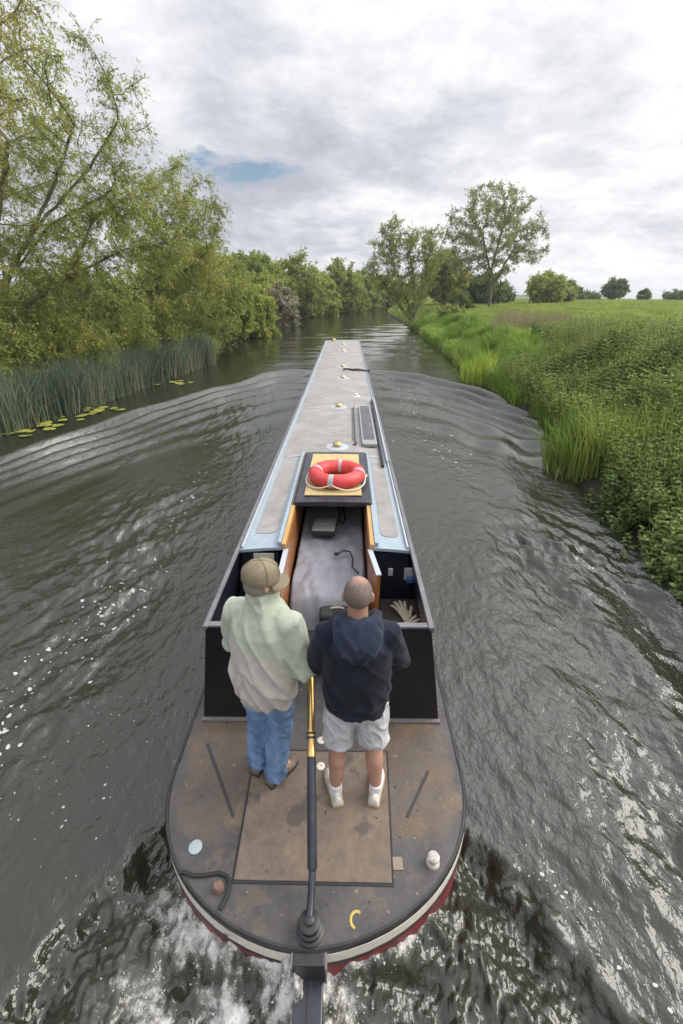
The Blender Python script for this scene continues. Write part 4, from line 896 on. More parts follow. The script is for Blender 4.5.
right_man = dict(loc=(0.265, 1.955, 0.4645), rz=R(1), label='stocky man in navy hooded sweatshirt and pale grey shorts right of the tiller', head=(0.0, 0.055, 1.645), head_yaw=R(-4), head_pitch=R(12), lean=0.04,
    legs=(((-0.098, 0, 0.86), (-0.118, 0.015, 0.47), (-0.135, -0.045, 0.085)), ((0.098, 0, 0.86), (0.122, 0.015, 0.47), (0.142, -0.045, 0.085))),
    foot_dir=lambda a: Vector((0.22 if a.x > 0 else -0.22, 1, 0)).normalized(),
    arms=(dict(sx=-1, j=((-0.185, 0.035, 1.385), (-0.258, 0.09, 1.125), (-0.15, 0.33, 1.12)), hd=(0.35, 1, 0), hn=(0, 0.0, 1), curl=0.8, r=(0.080, 0.084, 0.080, 0.072, 0.070, 0.064, 0.054, 0.045)),
          dict(sx=1, j=((0.185, 0.035, 1.385), (0.258, 0.10, 1.135), (0.17, 0.34, 1.12)), hd=(-0.3, 1, 0), hn=(0, 0, 1), curl=0.8, r=(0.080, 0.084, 0.080, 0.072, 0.070, 0.064, 0.054, 0.045))),
    skin=SK, ease=0.03, garment_name='hooded_sweatshirt', garment_mat='knit',
    garment=((0, -0.002, 0.868, 0.206, 0.150), (0, -0.002, 0.895, 0.210, 0.154), (0, 0, 0.935, 0.206, 0.150), (0, 0, 0.97, 0.222, 0.162), (0, -0.004, 1.08, 0.222, 0.160), (0, -0.006, 1.22, 0.218, 0.155), (0, -0.010, 1.33, 0.218, 0.150), (0, -0.005, 1.405, 0.190, 0.130), (0, 0.003, 1.46, 0.138, 0.104), (0, 0.01, 1.505, 0.085, 0.075)),
    extra=hood, wrinkle=0.0065, wscale=(5.5, 5.5, 8), seed=2.0, gcol=navy_col,
    leg_name='shorts', leg_mat='shorts', socks=True, shoe=(M['sneaker'], M['sole']), lwrinkle=0.009,
    lcol=lambda co: np.tile(np.array([[0.48, 0.475, 0.49]]), (len(co), 1)),
    leg_cover=lambda h, k, a: ([h + Vector((0, 0, 0.05)), h.lerp(k, 0.3), h.lerp(k, 0.6), h.lerp(k, 0.86)], (0.105, 0.106, 0.104, 0.106)))
rm, T, hr = build_person(right_man)
hmb = MB()
hmb.ell(T((0, -0.016, 0.024)), (0.0815, 0.0995, 0.0935), 28, 20, hr)
ho = hmb.build('hair', M['hair'], rm, smooth=True)
# trim the hair shell to a cropped hairline
inv = hr.inverted(); c0 = T((0, 0, 0)); bmh = bmesh.new(); bmh.from_mesh(ho.data)
kill = []
for v in bmh.verts:
    q = inv @ (v.co - c0)
    if q.y > 0.055 - 0.3 * (q.z - 0.08) * 0 or q.z < (-0.035 if q.y < -0.03 else 0.01 + 0.2 * (q.y + 0.03)): kill.append(v)
bmesh.ops.delete(bmh, geom=kill, context='VERTS'); bmh.to_mesh(ho.data); bmh.free()
ho.data.update()
def hair_mat():
    m = M['hair']; t = m.node_tree; b = t.nodes['Principled BSDF']; ln = t.links; nd = t.nodes.new
    src = b.inputs['Base Color'].links[0].from_socket
    tc = nd('ShaderNodeTexCoord'); vm = nd('ShaderNodeVectorMath'); vm.operation = 'DISTANCE'; ln.new(tc.outputs['Object'], vm.inputs[0]); vm.inputs[1].default_value = T((0.0, -0.015, 0.125))
    n = nd('ShaderNodeTexNoise'); n.inputs['Scale'].default_value = 40; ln.new(tc.outputs['Object'], n.inputs['Vector'])
    ad = nd('ShaderNodeMath'); ad.operation = 'MULTIPLY_ADD'; ln.new(n.outputs[0], ad.inputs[0]); ad.inputs[1].default_value = 0.05; ln.new(vm.outputs['Value'], ad.inputs[2])
    r = nd('ShaderNodeMapRange'); r.inputs[1].default_value = 0.045; r.inputs[2].default_value = 0.105; ln.new(ad.outputs[0], r.inputs[0])
    x = nd('ShaderNodeMix'); x.data_type = 'RGBA'; ln.new(r.outputs[0], x.inputs[0]); x.inputs[6].default_value = (0.40, 0.235, 0.185, 1); ln.new(src, x.inputs[7]); ln.new(x.outputs[2], b.inputs['Base Color'])
hair_mat()

# left: cap, two-tone fleece, jeans
def collar(g, tz, T):
    y0 = tz(1.5)
    pts = [(0.079 * math.sin(a), y0 + 0.012 - 0.084 * math.cos(a), 1.545 - 0.018 * (1 - math.cos(a)) * 0.5) for a in np.linspace(-math.pi, math.pi, 17)]
    g.tube(pts, [(0.017, 0.045)] * 17, 12, up=(0, 0, 1))
    g.loft(ell_rings([(0, y0, 1.44, 0.145, 0.115), (0, y0, 1.49, 0.105, 0.100), (0, y0 + 0.01, 1.53, 0.088, 0.092)], 24))
def fleece_col(co):
    n = np.array([mnoise.noise((x * 5, y * 5, z * 5)) for x, y, z in co])
    g_ = np.array([[0.385, 0.42, 0.335]]); b_ = np.array([[0.44, 0.405, 0.36]])
    x, y, z = co[:, 0], co[:, 1], co[:, 2]
    line = 1.225 - 0.24 * x + 0.008 * n
    arm = (np.abs(x) > 0.262 - 0.22 * (z - 1.085).clip(0, 0.3) - 0.085) & (z > 1.0) & (z < 1.4) & (y > -0.075)
    body = ~arm & ~(y > 0.17)
    f = (sst(-0.006, 0.006, line - z) * body)[:, None]
    return (g_ * (1 - f) + b_ * f) * (1 + 0.025 * n[:, None])
left_man = dict(loc=(-0.315, 2.115, 0.4615), rz=R(-20), label='man in beige cap, green and cream fleece and blue jeans holding the tiller', head=(0.012, 0.045, 1.640), head_yaw=R(-36), head_pitch=R(6), lean=0.045,
    legs=(((-0.095, 0, 0.86), (-0.100, 0.02, 0.47), (-0.105, -0.035, 0.085)), ((0.095, 0, 0.86), (0.075, 0.00, 0.47), (0.06, -0.075, 0.085))),
    foot_dir=lambda a: Vector((0.32 if a.x > 0 else -0.05, 1, 0)).normalized(),
    arms=(dict(sx=-1, j=((-0.185, 0.03, 1.375), (-0.255, 0.07, 1.10), (-0.12, 0.28, 1.06)), hd=(0.5, 0.8, 0), hn=(0, 0, 1), curl=0.7, r=(0.084, 0.090, 0.090, 0.084, 0.082, 0.078, 0.066, 0.054)),
          dict(sx=1, j=((0.185, 0.03, 1.375), (0.262, 0.02, 1.085), (0.215, 0.235, 0.985)), hd=(0.18, 1, -0.45), hn=(0.2, 0.3, 1), curl=1.0, cuff=0.93, r=(0.084, 0.092, 0.094, 0.090, 0.090, 0.086, 0.072, 0.058))),
    skin=np.array([0.46, 0.27, 0.20]), ease=0.04, garment_name='fleece_jacket', garment_mat='fleece',
    garment=((0, 0, 0.765, 0.196, 0.150), (0, 0, 0.785, 0.212, 0.165), (0, -0.004, 0.83, 0.226, 0.178), (0, -0.010, 0.95, 0.232, 0.182), (0, -0.014, 1.10, 0.232, 0.178), (0, -0.014, 1.22, 0.230, 0.170), (0, -0.012, 1.33, 0.222, 0.160), (0, -0.006, 1.40, 0.192, 0.138), (0, 0.003, 1.46, 0.142, 0.112), (0, 0.01, 1.51, 0.09, 0.085)),
    extra=collar, wrinkle=0.011, wscale=(4.5, 4.5, 6), seed=9.0, gcol=fleece_col,
    leg_name='jeans', leg_mat='denim', socks=False, shoe=(M['brown_shoe'], M['dark_sole']), lwrinkle=0.010,
    lcol=lambda co: np.clip(np.array([[0.13, 0.215, 0.355]]) * (1 + 0.45 * np.array([mnoise.noise((x * 14, y * 14, z * 4)) for x, y, z in co])[:, None]), 0, 1),
    leg_cover=lambda h, k, a: ([h + Vector((0, 0, 0.05)), h.lerp(k, 0.35), h.lerp(k, 0.8), k, k.lerp(a, 0.5) + Vector((0, -0.01, 0)), a + Vector((0, -0.005, 0.03)), a + Vector((0, -0.005, -0.035))], (0.104, 0.102, 0.086, 0.084, 0.082, 0.076, 0.078)))
lm, T, hr = build_person(left_man)
hb = MB().loft([[T((0.0805 * s_ * math.cos(a), -0.014 + 0.0990 * s_ * math.sin(a), z)) for a in np.linspace(R(170), R(370), 25)] for s_, z in ((0.90, -0.050), (0.99, -0.03), (1.015, 0.0), (1.0, 0.04))], cap=False, closed=False)
ho = hb.build('hair', mat('grey_hair', (0.24, 0.21, 0.18), 0.8, var=0.3, vscale=60, bump=0.6, bscale=240), lm, smooth=True)
cp = MB()
rings = []
for s_, z in ((1.045, 0.012), (1.075, 0.018), (1.08, 0.045), (1.05, 0.078), (0.94, 0.106), (0.72, 0.128), (0.42, 0.140), (0.12, 0.1435), (0.02, 0.1435)):
    rings.append([T((0.088 * s_ * math.cos(a), -0.010 + 0.108 * s_ * math.sin(a) , z - 0.012 * math.sin(a) * (z < 0.1))) for a in np.linspace(0, 2 * math.pi, 37)[:-1]])
cap = cp.loft(rings, cap=True).build('cap', M['cap'], lm, smooth=True, sharp=50)
br = []
for i, q in enumerate(np.linspace(0, 1, 8)):
    row = []
    for a in np.linspace(R(18), R(162), 17):
        rr = 0.104 + (0.078 * q) * math.sin((a - R(18)) / R(144) * math.pi) ** 0.6
        row.append(T((0.84 * rr * math.cos(a), -0.010 + rr * math.sin(a) * 1.02, 0.010 - 0.020 * q - 0.020 * abs(math.cos(a)) ** 2 * (0.5 + q))))
    br.append(row)
bo = MB().loft(br, cap=False, closed=False).build('brim', M['cap'], cap, smooth=True); sd = bo.modifiers.new('t', 'SOLIDIFY'); sd.thickness = 0.006
for k in range(6):
    a = math.pi * k / 3
    MB().tube([T((0.0895 * s_ * math.cos(a), -0.010 + 0.1095 * s_ * math.sin(a), z)) for s_, z in ((1.07, 0.03), (1.06, 0.075), (0.955, 0.106), (0.73, 0.129), (0.42, 0.1415), (0.05, 0.145))], 0.0022, 5).build('seam', M['cap'], cap, smooth=True)
MB().ell(T((0, -0.01, 0.1455)), (0.008, 0.008, 0.005), 10, 6).build('button', M['cap'], cap, smooth=True)
# ------------------------------------------------------------------ trees and plants
def colonize(stems, ells, n_att, step, di, dk, rs, iters=90, grav=0.0):
    """space colonisation: stems = polylines to start from, ells = ellipsoids (centre, radii) to fill"""
    vol = np.array([np.prod(r) for c, r in ells]) ** 0.8; cnt = np.maximum((n_att * vol / vol.sum()).astype(int), 8); A = []
    for (c, r), k in zip(ells, cnt):
        d = unit(rs.normal(size=(k, 3))) * (rs.uniform(0.12, 1, (k, 1)) ** (1 / 2.4)); A.append(np.array(c) + d * np.array(r))
    A = np.concatenate(A); P = []; par = []
    for s in stems:
        s = np.array(s, float); prev = -1
        if P:
            prev = int(np.argmin(((np.array(P) - s[0]) ** 2).sum(1)))
            if np.linalg.norm(P[prev] - s[0]) > step: prev = -1
        for a, b in zip(s[:-1], s[1:]):
            m = max(1, int(np.linalg.norm(b - a) / step))
            for i in range(m + (0)):
                q = a + (b - a) * i / m + rs.normal(size=3) * step * 0.05; P.append(q); par.append(prev); prev = len(P) - 1
        P.append(s[-1]); par.append(prev)
    P = [np.array(p) for p in P]; best = np.full(len(A), 1e9); bi = np.zeros(len(A), int); done = 0; alive = np.ones(len(A), bool)
    for it in range(iters):
        new = np.array(P[done:])
        for c in range(0, len(new), 400):
            d = np.sqrt(((A[:, None] - new[None, c:c + 400]) ** 2).sum(2)); j = d.argmin(1); m = d[np.arange(len(A)), j]; up = m < best; best[up] = m[up]; bi[up] = j[up] + done + c
        done = len(P); alive &= best > dk; act = alive & (best < di * (3 if it < 8 else 1))
        if not act.any(): break
        src = bi[act]; dirs = unit(A[act] - np.array(P)[src]); acc = np.zeros((len(P), 3)); np.add.at(acc, src, dirs)
        for k in np.unique(src):
            v = unit(acc[k] + rs.normal(size=3) * 0.12 + np.array([0, 0, grav])); P.append(P[k] + v * step); par.append(int(k))
        if len(P) > 9000: break
    P = np.array(P); par = np.array(par); n = len(P); tips = np.zeros(n); kids = np.zeros(n, int)
    for i in range(n):
        if par[i] >= 0: kids[par[i]] += 1
    tips[kids == 0] = 1
    for i in range(n - 1, -1, -1):
        if par[i] >= 0: tips[par[i]] += tips[i]
    return P, par, tips, kids
def segs_mesh(A, B, ra, rb, n):
    d = unit(B - A); ref = np.where(np.abs(d[:, 2:3]) < 0.9, np.array([[0, 0, 1.0]]), np.array([[1.0, 0, 0]])); u = unit(np.cross(d, ref)); v = np.cross(d, u)
    a = np.arange(n) * 2 * np.pi / n; ring = u[:, None] * np.cos(a)[None, :, None] + v[:, None] * np.sin(a)[None, :, None]
    V = np.concatenate([A[:, None] + ring * ra[:, None, None], B[:, None] + ring * rb[:, None, None]], 1)
    k = np.arange(len(A))[:, None, None] * 2 * n; i = np.arange(n); q = np.stack([i, (i + 1) % n, (i + 1) % n + n, i + n], 1)[None] + k
    return V.reshape(-1, 3), q.reshape(-1, 4)
def pick_colors(n, palette, rs, clump, gain=2.45):
    pal = np.array(palette); k = len(pal) - 1
    t = np.clip(0.5 + 0.55 * clump + 0.22 * rs.normal(size=n), 0, 0.999) * k; i = t.astype(int); f = (t - i)[:, None]
    return (pal[i] * (1 - f) + pal[i + 1] * f) * rs.uniform(0.8, 1.2, (n, 1)) * gain
def tree(name, label, cat, stems, ells, palette, seed, n_att=700, step=0.35, di=3.0, dk=0.6, r_tip=0.012, r_exp=2.3, twigs=3, twig_len=0.7, droop=0.3, leaves=12, lsize=(0.10, 0.028), leaf_r=0.05, group=None, grav=0.0, bark='bark', spread=0.9, maxr=None, up=0.0):
    rs = np.random.RandomState(seed); P, par, tips, kids = colonize(stems, ells, n_att, step, di, dk, rs, grav=grav)
    rad = r_tip * tips ** (1 / r_exp)
    if maxr: rad = np.minimum(rad, maxr)
    base = np.array(stems[0][0]); root = empty(name, tuple(base), 0, label, cat, group)
    c = np.where(par >= 0)[0]; p = par[c]; main = np.zeros(len(P), int) - 1; bestt = np.zeros(len(P))
    for i in c:
        if tips[i] > bestt[par[i]]: bestt[par[i]] = tips[i]; main[par[i]] = i
    ra = np.where(main[p] == c, rad[p], np.minimum(rad[p], rad[c] * 1.25)); B = P[c] + (P[c] - P[p]) * 0.06
    V, Q = segs_mesh(P[p] - base, B - base, ra, rad[c], 7)
    # twigs
    cand = np.where(rad < leaf_r)[0]; cand = np.repeat(cand, twigs); n = len(cand)
    back = np.where(par[cand] >= 0, par[cand], cand); axis = unit(P[cand] - P[back] + 1e-6)
    d0 = unit(axis * 0.5 + rs.normal(size=(n, 3)) * spread + np.array([0, 0, up])); L_ = twig_len * rs.uniform(0.45, 1.25, n)[:, None]
    p0 = P[cand] + (P[back] - P[cand]) * rs.rand(n, 1); p1 = p0 + d0 * L_ * 0.5; p2 = p1 + unit(d0 + np.array([0, 0, -droop * 1.6])) * L_ * 0.5
    rt = np.full(n, r_tip * 0.55)
    Va, Qa = segs_mesh(np.concatenate([p0, p1]) - base, np.concatenate([p1, p2]) - base, np.concatenate([rt, rt * 0.7]), np.concatenate([rt * 0.7, rt * 0.3]), 3)
    fast_mesh('trunk', np.concatenate([V, Va]), np.concatenate([Q, Qa + len(V)]), material=M[bark], smooth=True, parent=root)
    # leaves along the twigs
    t = rs.rand(n, leaves); lo = t < 0.5
    pos = np.where(lo[..., None], p0[:, None] + (p1 - p0)[:, None] * (t * 2)[..., None], p1[:, None] + (p2 - p1)[:, None] * (t * 2 - 1)[..., None]).reshape(-1, 3)
    tw = np.repeat(unit(p2 - p0), leaves, 0); N_ = len(pos)
    D = unit(tw * 0.7 + rs.normal(size=(N_, 3)) * 0.75 + np.array([0, 0, -droop])); pos = pos + rs.normal(size=(N_, 3)) * lsize[0] * 0.25
    sz = rs.uniform(0.65, 1.25, N_); LV, LQ = leaf_arrays(pos - base, D, rs, lsize[0] * sz, lsize[1] * sz)
    cl = fbm(pos[:, 0] * 0.55 + pos[:, 1] * 0.31 + seed, pos[:, 2] * 0.6 + pos[:, 1] * 0.2, 3); C_ = np.repeat(pick_colors(N_, palette, rs, cl), 4, 0)
    fast_mesh('crown', LV, LQ, colors=C_, material=M['leaf'], parent=root)
    return root, N_
WILLOW = [(0.084, 0.102, 0.024), (0.132, 0.150, 0.034), (0.176, 0.186, 0.046)]
OLIVE = [(0.074, 0.090, 0.022), (0.116, 0.132, 0.030), (0.152, 0.163, 0.040)]
GREEN = [(0.062, 0.085, 0.017), (0.100, 0.128, 0.025), (0.135, 0.16, 0.035)]
DARK = [(0.035, 0.050, 0.016), (0.060, 0.080, 0.024), (0.090, 0.108, 0.034)]
LIGHT = [(0.088, 0.108, 0.022), (0.135, 0.155, 0.032), (0.175, 0.185, 0.042)]
nl = 0
def T_(*a, **k):
    global nl
    r, n = tree(*a, **k); nl += n; return r

LG = 'willows along the left bank'
# big crack willow, forked trunk leaning over the reeds
T_('willow_tree', 'tallest willow with forked leaning trunk and open crown on the left bank', 'tree',
   [[(-13.4, 17.6, 0.9), (-12.6, 17.8, 2.8), (-11.9, 18, 4.0), (-10.8, 18, 5.2), (-9.6, 18.2, 6.7), (-8.6, 18.4, 8.4)], [(-11.9, 18, 4.0), (-9.6, 17.6, 5.6), (-7.6, 17.4, 6.3)], [(-12.6, 17.8, 2.8), (-12.3, 18.3, 5.0), (-11.0, 18.6, 8.0)], [(-10.8, 18, 5.2), (-8.6, 18.8, 7.3), (-7.4, 19, 8.6)]],
   [((-10.9, 18, 8.6), (3.2, 2.6, 2.6)), ((-8.2, 18.4, 8.7), (2.2, 2.2, 2.2)), ((-7.3, 17.8, 6.6), (1.6, 2.0, 1.2)), ((-12.5, 17, 10.2), (3.0, 2.6, 2.2)), ((-13, 17.5, 6.5), (2.4, 2.4, 2.6))],
   WILLOW, 11, n_att=620, step=0.32, di=2.6, dk=0.52, r_tip=0.010, r_exp=1.95, twigs=4, twig_len=0.75, droop=0.30, leaves=15, lsize=(0.13, 0.034), leaf_r=0.035, group=LG, maxr=0.26)
# the near one whose crown enters at the top corner
T_('willow_tree', 'yellowish willow crown hanging into the top left corner, nearest on the left bank', 'tree',
   [[(-13.2, 12.4, 0.9), (-12.2, 12.6, 4.0), (-10.6, 13, 6.6)]], [((-8.8, 13.2, 8.3), (2.5, 1.9, 1.5)), ((-10.6, 13, 7.2), (2.4, 2.0, 2.0)), ((-7.0, 13.4, 9.0), (0.9, 1.1, 0.8))],
   [(0.12, 0.125, 0.025), (0.18, 0.17, 0.035), (0.23, 0.20, 0.045)], 12, n_att=260, step=0.3, dk=0.5, r_tip=0.009, r_exp=2.0, twigs=5, twig_len=0.7, droop=0.35, leaves=16, lsize=(0.10, 0.030), leaf_r=0.05, group=LG, maxr=0.22)
# fallen limb reaching across the bushes
T_('willow_tree', 'half-fallen willow stem leaning low to the right above the bushes', 'tree',
   [[(-12.6, 16.6, 0.9), (-11.1, 17, 3.0), (-9.1, 17, 4.0), (-7.3, 17.2, 4.75), (-5.2, 17.5, 5.1)], [(-9.1, 17, 4.0), (-8.2, 17.4, 5.6), (-7.0, 17.8, 6.4)]],
   [((-6.3, 17.6, 4.9), (1.5, 1.5, 1.0)), ((-8.2, 17.6, 5.2), (1.9, 1.6, 1.3)), ((-9.8, 17.2, 4.4), (1.8, 1.5, 1.3)), ((-10.8, 16.4, 3.6), (1.7, 1.3, 1.2))],
   WILLOW, 13, n_att=330, step=0.28, dk=0.45, r_tip=0.010, r_exp=2.0, twigs=4, twig_len=0.65, droop=0.45, leaves=18, lsize=(0.12, 0.034), leaf_r=0.05, group=LG, maxr=0.16)
T_('willow_tree', 'rounded feathery willow right of the tallest one, leaning over the water', 'tree',
   [[(-10.6, 25, 0.9), (-9.6, 25, 3.2), (-8.4, 25, 5.2), (-7.6, 25, 6.6)], [(-9.6, 25, 3.2), (-7.4, 24.6, 4.6), (-6.4, 24.4, 5.2)]],
   [((-7.2, 25, 7.0), (1.9, 2.2, 1.9)), ((-9.0, 25, 6.6), (2.3, 2.4, 2.3)), ((-6.5, 24.8, 5.0), (1.2, 2.0, 1.6)), ((-7.4, 24.6, 3.6), (1.6, 2.0, 1.5))],
   WILLOW, 14, n_att=520, step=0.32, dk=0.5, r_tip=0.010, r_exp=2.0, twigs=4, twig_len=0.75, droop=0.35, leaves=17, lsize=(0.14, 0.042), leaf_r=0.045, group=LG, maxr=0.22)
T_('willow_tree', 'drooping willow with foliage down to the river at the far end of the reeds', 'tree',
   [[(-9.6, 29, 0.7), (-8.6, 29, 2.6), (-7.6, 29, 4.2)]], [((-7.3, 29, 4.3), (1.9, 2.4, 1.9)), ((-7.0, 28.4, 2.3), (1.5, 2.2, 1.6)), ((-9.4, 29.5, 4.4), (2.4, 2.4, 2.2))],
   OLIVE, 15, n_att=420, step=0.32, dk=0.5, r_tip=0.010, twigs=4, twig_len=0.7, droop=0.5, leaves=17, lsize=(0.15, 0.05), leaf_r=0.06, group=LG, maxr=0.2)
T_('willow_tree', 'tall thin willow far left behind the others', 'tree',
   [[(-16.5, 24, 1.0), (-16, 24, 5), (-15.5, 24, 8)]], [((-15, 24, 9), (4, 3, 3)), ((-18, 23, 7.5), (4, 3, 3.2)), ((-12.5, 24, 7), (3, 2.5, 2.2))],
   WILLOW, 16, n_att=420, step=0.4, dk=0.7, r_tip=0.012, twigs=3, twig_len=0.85, droop=0.35, leaves=14, lsize=(0.15, 0.045), leaf_r=0.06, group=LG, maxr=0.25)
BG = 'bushes under the willows'
bushes = [(-11.0, 14.6, 2.2, 1.7, 1.7, OLIVE, 'olive bush behind the nearest reeds at the left edge'), (-10.0, 17.4, 1.9, 1.9, 1.7, WILLOW, 'pale feathery bush under the leaning willow stem'), (-9.4, 20.4, 2.0, 1.7, 1.8, OLIVE, 'olive bush midway along the reed bed'),
          (-8.9, 23.2, 2.0, 1.6, 1.6, WILLOW, 'pale bush near the far end of the reeds'), (-12.6, 19.5, 2.4, 2.4, 2.2, DARK, 'dark bush deep under the tallest willow'), (-11.2, 23.5, 2.3, 2.3, 2.0, DARK, 'dark bush behind the pale one under the rounded willow'),
          (-13.4, 14.6, 2.2, 2.0, 2.4, OLIVE, 'tall olive bush at the left edge below the yellowish crown'), (-8.8, 26.8, 1.7, 1.3, 1.4, GREEN, 'green bush at the waterline past the reeds')]
for i, (x, y, z, rx, rz_, pal, lab) in enumerate(bushes):
    b0 = (x - 0.4, y + 0.3, float(ground_z(np.array(x - 0.4), np.array(y + 0.3))) - 0.05)
    T_('bush', lab, 'bush', [[b0, (x - 0.2, y + 0.1, b0[2] + 0.6)], [b0, (x - 0.9, y, b0[2] + 0.7)], [b0, (x + 0.5, y - 0.2, b0[2] + 0.6)]], [((x, y, z), (rx, 1.5, rz_ * 0.9)), ((x - 0.9, y + 0.4, z - 0.5), (rx * 0.8, 1.3, rz_ * 0.8)), ((x + 0.5, y - 0.2, z - 0.8), (rx * 0.7, 1.2, rz_ * 0.6))],
       pal, 30 + i, n_att=330, step=0.25, dk=0.38, r_tip=0.008, twigs=4, twig_len=0.5, droop=0.3, leaves=15, lsize=(0.12, 0.045), leaf_r=0.05, group=BG, maxr=0.06)
# further along the left bank, then round the bend
MG = 'trees at the river bend'
def mid_tree(x, y, top, rx, pal, lab, seed, nm='riverside_tree', cat='tree', bottom=0.4, lsz=0.22, n_att=460, ry=None, group=MG, leaves=15, twigs=5, step=None):
    gz = float(ground_z(np.array(x), np.array(y))); h = top - gz; zc = gz + h * (bottom + 1) / 2; rzz = h * (1 - bottom) / 2; st = step or max(0.4, rx * 0.16); ry = ry or rx
    return T_(nm, lab, cat, [[(x, y, gz - 0.1), (x + 0.1, y, gz + h * 0.25), (x + 0.05 * rx, y, zc - rzz * 0.3)]], [((x, y, zc), (rx, ry, rzz)), ((x - rx * 0.45, y, zc - rzz * 0.35), (rx * 0.6, ry * 0.6, rzz * 0.55)), ((x + rx * 0.5, y, zc - rzz * 0.3), (rx * 0.55, ry * 0.6, rzz * 0.6))],
              pal, seed, n_att=n_att, step=st, di=rx * 1.6, dk=st * 1.5, r_tip=0.02, twigs=twigs, twig_len=rx * 0.27, droop=0.2, leaves=leaves, lsize=(lsz * 1.25, lsz * 0.62), leaf_r=0.16, group=group, maxr=rx * 0.08)
mid_tree(-9.0, 37, 5.0, 2.4, GREEN, 'fresh green tree just past the drooping willow on the left bank', 50, bottom=0.05)
mid_tree(-8.0, 41, 4.8, 2.2, LIGHT, 'light green bush beside the fresh green tree on the left bank', 51, 'bush', 'bush', bottom=0.0)
mid_tree(-11.5, 45, 6.6, 3.2, GREEN, 'taller green tree behind the light green bush on the left bank', 52, bottom=0.1)
mid_tree(-6.8, 52, 4.3, 2.0, [(0.07, 0.08, 0.03), (0.12, 0.115, 0.07), (0.24, 0.21, 0.18)], 'hawthorn in pinkish white blossom on the left bank before the bend', 53, 'hawthorn', 'bush', bottom=0.0)
mid_tree(-8.6, 49, 3.2, 1.7, LIGHT, 'low bright bush left of the blossoming hawthorn', 54, 'bush', 'bush', bottom=0.0)
mid_tree(-12.0, 66, 8.4, 4.0, GREEN, 'domed green tree highest above the bend', 55, bottom=0.1, lsz=0.3)
mid_tree(-6.8, 72, 8.6, 4.0, OLIVE, 'broad olive willow in the middle of the bend', 56, bottom=0.02, lsz=0.3)
mid_tree(-1.2, 84, 8.1, 3.6, OLIVE, 'olive tree right of the broad willow at the bend', 57, bottom=0.02, lsz=0.32)
mid_tree(3.0, 96, 7.2, 3.4, GREEN, 'green tree behind the bow where the river turns', 58, bottom=0.02, lsz=0.35)
mid_tree(-3.6, 76, 5.4, 2.6, LIGHT, 'pale green bush in front of the olive trees at the bend', 59, bottom=0.0, lsz=0.28)
mid_tree(8.0, 108, 6.6, 4.2, OLIVE, 'low olive tree closing the view beyond the bow', 60, bottom=0.0, lsz=0.4)
mid_tree(-18, 58, 8.5, 4.5, GREEN, 'green tree behind the left bank between hawthorn and willows', 61, bottom=0.1, lsz=0.3)
mid_tree(14.5, 118, 6.4, 4.6, GREEN, 'far green tree behind the multi-stemmed willow', 62, bottom=0.0, lsz=0.4)
for i, (x, y, top, rx, pal, lab) in enumerate(((-9.6, 60, 5.4, 3.0, LIGHT, 'light green rounded bush left of the bend above the hawthorn'), (-4.6, 80, 6.6, 3.2, LIGHT, 'light green tree filling the middle of the bend'), (0.8, 88, 6.4, 3.0, OLIVE, 'olive bush low at the right of the bend'),
        (-9.8, 69, 6.6, 3.4, LIGHT, 'bright green tree left of the broad willow at the bend'), (4.6, 104, 6.0, 3.2, LIGHT, 'pale green bush right at the water behind the bow'), (-15.0, 74, 8.4, 4.4, OLIVE, 'olive tree high behind the bend on the left'))):
    mid_tree(x, y, top, rx, pal, lab, 140 + i, bottom=0.0, lsz=0.3)
# right bank
gz = 0.35
T_('willow_tree', 'multi-stemmed loose willow at the waterline on the right bank', 'tree',
   [[(7.1, 52, gz), (6.6, 52, 2.4), (5.2, 52, 5.0), (4.4, 52, 7.6)], [(7.1, 52, gz), (7.3, 52.2, 3.0), (6.6, 52.3, 6.5)], [(7.1, 52, gz), (8.0, 52, 3.2), (8.4, 52, 6.6)], [(7.1, 52, gz), (5.8, 51.6, 2.0), (3.6, 51.4, 4.6)]],
   [((4.4, 52, 7.4), (1.9, 2.0, 2.4)), ((7.0, 52, 7.2), (2.0, 2.2, 2.4)), ((8.9, 52, 6.8), (1.3, 2.0, 2.4)), ((3.6, 51.5, 4.9), (1.8, 1.8, 1.8)), ((5.6, 51.6, 4.4), (1.8, 1.8, 1.6)), ((6.8, 52, 3.2), (2.4, 2.0, 1.4)), ((4.9, 52, 9.4), (0.7, 0.8, 0.9))],
   OLIVE, 70, n_att=620, step=0.4, di=2.4, dk=0.6, r_tip=0.013, r_exp=2.0, twigs=4, twig_len=0.8, droop=0.15, leaves=13, lsize=(0.20, 0.08), leaf_r=0.06, maxr=0.17, up=0.3)
T_('ash_tree', 'rounded ash tree with clear dark trunk standing on the meadow right of the river', 'tree',
   [[(17.4, 60, 1.45), (17.3, 60, 3.6), (17.0, 60, 5.4)], [(17.0, 60, 5.4), (15.4, 60, 9.6)], [(17.0, 60, 5.4), (17.8, 60, 10.5)], [(17.3, 60, 3.6), (19.6, 60, 8.5)]],
   [((16.6, 60, 9.8), (5.6, 4.8, 4.6)), ((13.4, 60, 8.0), (2.8, 3.0, 2.8)), ((20.6, 60, 8.2), (2.8, 3.0, 2.9)), ((17.0, 60, 6.2), (3.2, 3.0, 1.6)), ((16.4, 60, 12.6), (3.2, 3.0, 1.9))],
   [(0.075, 0.084, 0.034), (0.122, 0.130, 0.052), (0.16, 0.165, 0.066)], 71, n_att=1250, step=0.42, di=3.0, dk=0.62, r_tip=0.013, r_exp=2.05, twigs=3, twig_len=0.65, droop=0.15, leaves=9, lsize=(0.22, 0.090), leaf_r=0.05, maxr=0.30)
RG = 'trees behind the ash on the meadow'
